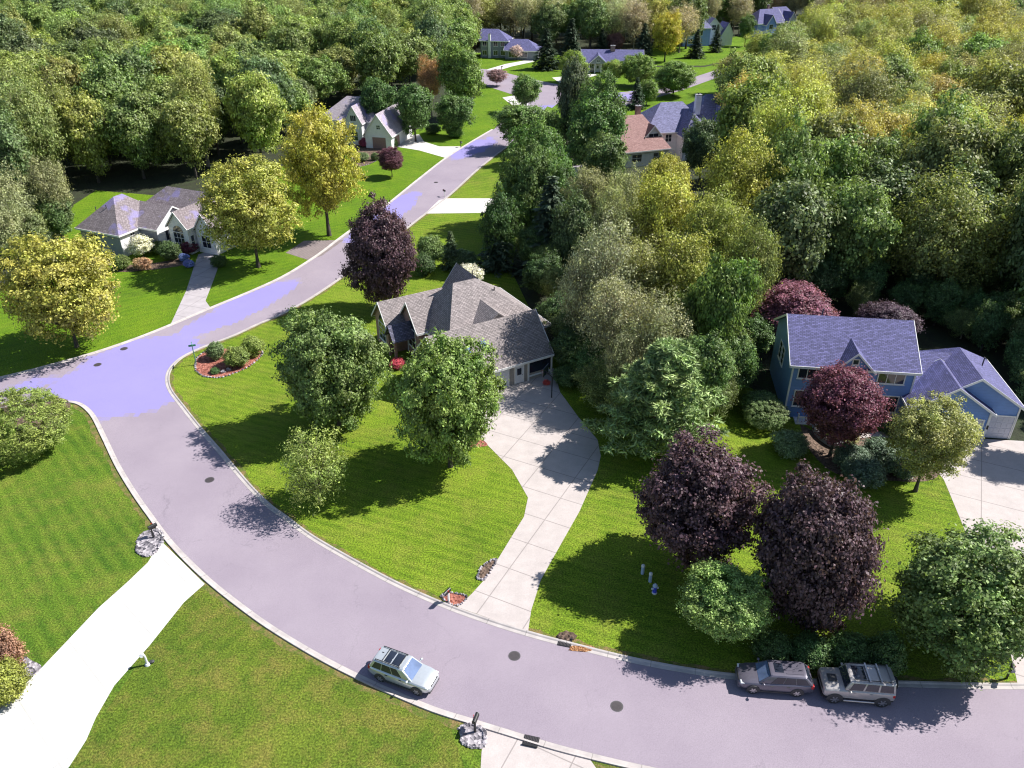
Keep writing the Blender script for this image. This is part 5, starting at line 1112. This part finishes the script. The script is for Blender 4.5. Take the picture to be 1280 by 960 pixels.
# utility posts and hydrant under the dark purple tree
UT = 'pale utility posts on the lawn'
for x, y, lb in ((803, 717, 'pale blue utility post on the shaded lawn, the one farther from the road'), (812.5, 727, 'pale blue utility post on the shaded lawn, the one beside the blue hydrant')):
    o = empty('utility_post', (*g(x, y), 0), 0, lb, 'utility post', UT)
    MB().tube((0, 0, 0), (0, 0, .78), .14, .13, 12).build('post', 'pale_blue_plastic', o); MB().tube((0, 0, .783), (0, 0, .90), .155, .14, 12).ball((0, 0, .90), .14, .14, .06, 12, 6).build('cap', 'white_trim', o)
o = empty('fire_hydrant', (*g(818, 741), 0), R(15), 'bright blue and white hydrant on the shaded lawn beside the pale utility posts', 'fire hydrant')
MB().tube((0, 0, 0), (0, 0, .12), .22, .20, 14).build('base', 'white_paint', o); MB().tube((0, 0, .12), (0, 0, .70), .17, .15, 14).build('barrel', 'blue_enamel', o); MB().ball((0, 0, .74), .20, .20, .17, 14, 8).build('bonnet', 'pale_blue_plastic', o, True)
for a in (0, math.pi/2, math.pi): MB().tube((.12*math.cos(a), .12*math.sin(a), .48), (.29*math.cos(a), .29*math.sin(a), .48), .085, .085, 10).build('nozzle_cap', 'white_paint', o)
MB().tube((0, 0, .88), (0, 0, .98), .05, .05, 6).build('operating_nut', 'white_paint', o)
# basketball hoop by the garage
X, Y = g(689.5, 497); o = empty('basketball_hoop', (X, Y, 0), R(155), 'black pole basketball hoop with dark backboard at the edge of the long driveway', 'basketball hoop')
MB().path([(0, 0, 0), (0, 0, 2.6), (.75, 0, 3.1)], [.07, .065, .05], 8).build('pole', 'black_metal', o); MB().box(.76, .80, -.75, .75, 2.75, 3.75).build('backboard', 'glass_dark', o)
rm = MB()
for i in range(16):
    a, b = 2*math.pi*i/16, 2*math.pi*(i+1)/16; rm.tube((1.10+.23*math.cos(a), .23*math.sin(a), 3.05), (1.10+.23*math.cos(b), .23*math.sin(b), 3.05), .015, .015, 5, False)
rm.build('rim', 'red_lens', o)
# low retaining wall of dark blocks before the blue house
rw = MB(); pts = smooth_line(px([(1016, 530), (1018, 541), (1028, 552), (1042, 560), (1052, 558)]), 6)
o = empty('retaining_wall', (0, 0, 0), 0, 'low curved wall of dark blocks below the maroon tree at the blue house', 'garden wall')
for a, b in zip(pts, pts[1:]):
    for k in range(3): rw.tube((a[0], a[1], .1+k*.22), (b[0], b[1], .1+k*.22), .13, .13, 6)
rw.build('block', 'grey_trim', o); o.children[0].name = 'block_course'
# blue flowering plants by the grey house walk
for x, y, lb in ((230, 322, 'blue flowering plant by the grey house walk, farther from the street'), (236, 330, 'pale blue flowering plant at the edge of the worn driveway')):
    S((x-7, y-6, x+7, y+5), (.16, .20, .50), lb, 'flowering_plant', cat='plant')
# ------------------------------------------------------------------ camera, sun, sky
cam = bpy.data.objects.new('camera', bpy.data.cameras.new('camera')); COL.objects.link(cam); sc.camera = cam
cam.location = (0, 0, CH); cam.rotation_euler = (math.pi/2-CT, 0, 0); cam.data.sensor_width = 36; cam.data.lens = CF/1280*36; cam.data.clip_end = 5000; cam.data.clip_start = 0.5
SAZ = math.atan2(0.965, 0.27); SEL = R(47)       # sun to the right and slightly ahead
d = Vector((math.sin(SAZ)*math.cos(SEL), math.cos(SAZ)*math.cos(SEL), math.sin(SEL)))
sl = bpy.data.lights.new('sun', 'SUN'); sl.energy = 5.0; sl.angle = R(0.5); sl.color = (1.0, 0.965, 0.90)
so = bpy.data.objects.new('sun', sl); COL.objects.link(so); so.rotation_euler = (-d).to_track_quat('-Z', 'Y').to_euler(); so.location = (60, 20, 90)
w = bpy.data.worlds.new('World'); sc.world = w; w.use_nodes = True; nt = w.node_tree
sky = nt.nodes.new('ShaderNodeTexSky'); sky.sky_type = 'NISHITA'; sky.sun_disc = False; sky.sun_elevation = SEL; sky.sun_rotation = SAZ
sky.air_density = 1.0; sky.dust_density = 0.6; sky.ozone_density = 1.5
bg = nt.nodes['Background']; bg.inputs['Strength'].default_value = 0.080; nt.links.new(sky.outputs[0], bg.inputs[0])
vs = sc.view_settings; vs.view_transform = 'Standard'; vs.look = 'None'; vs.exposure = 0.72; vs.gamma = 1.0; vs.use_curve_mapping = False
cy = sc.cycles
cy.max_bounces = 5; cy.diffuse_bounces = 3; cy.glossy_bounces = 2; cy.transmission_bounces = 3; cy.transparent_max_bounces = 4
cy.use_denoising = True; cy.denoiser = 'OPENIMAGEDENOISE'; cy.denoising_input_passes = 'RGB_ALBEDO_NORMAL'; cy.denoising_prefilter = 'ACCURATE'; cy.sample_clamp_indirect = 4.0; cy.caustics_reflective = False; cy.caustics_refractive = False
cy.pixel_filter_type = 'BLACKMAN_HARRIS'; cy.filter_width = 1.15
sc.render.use_persistent_data = False
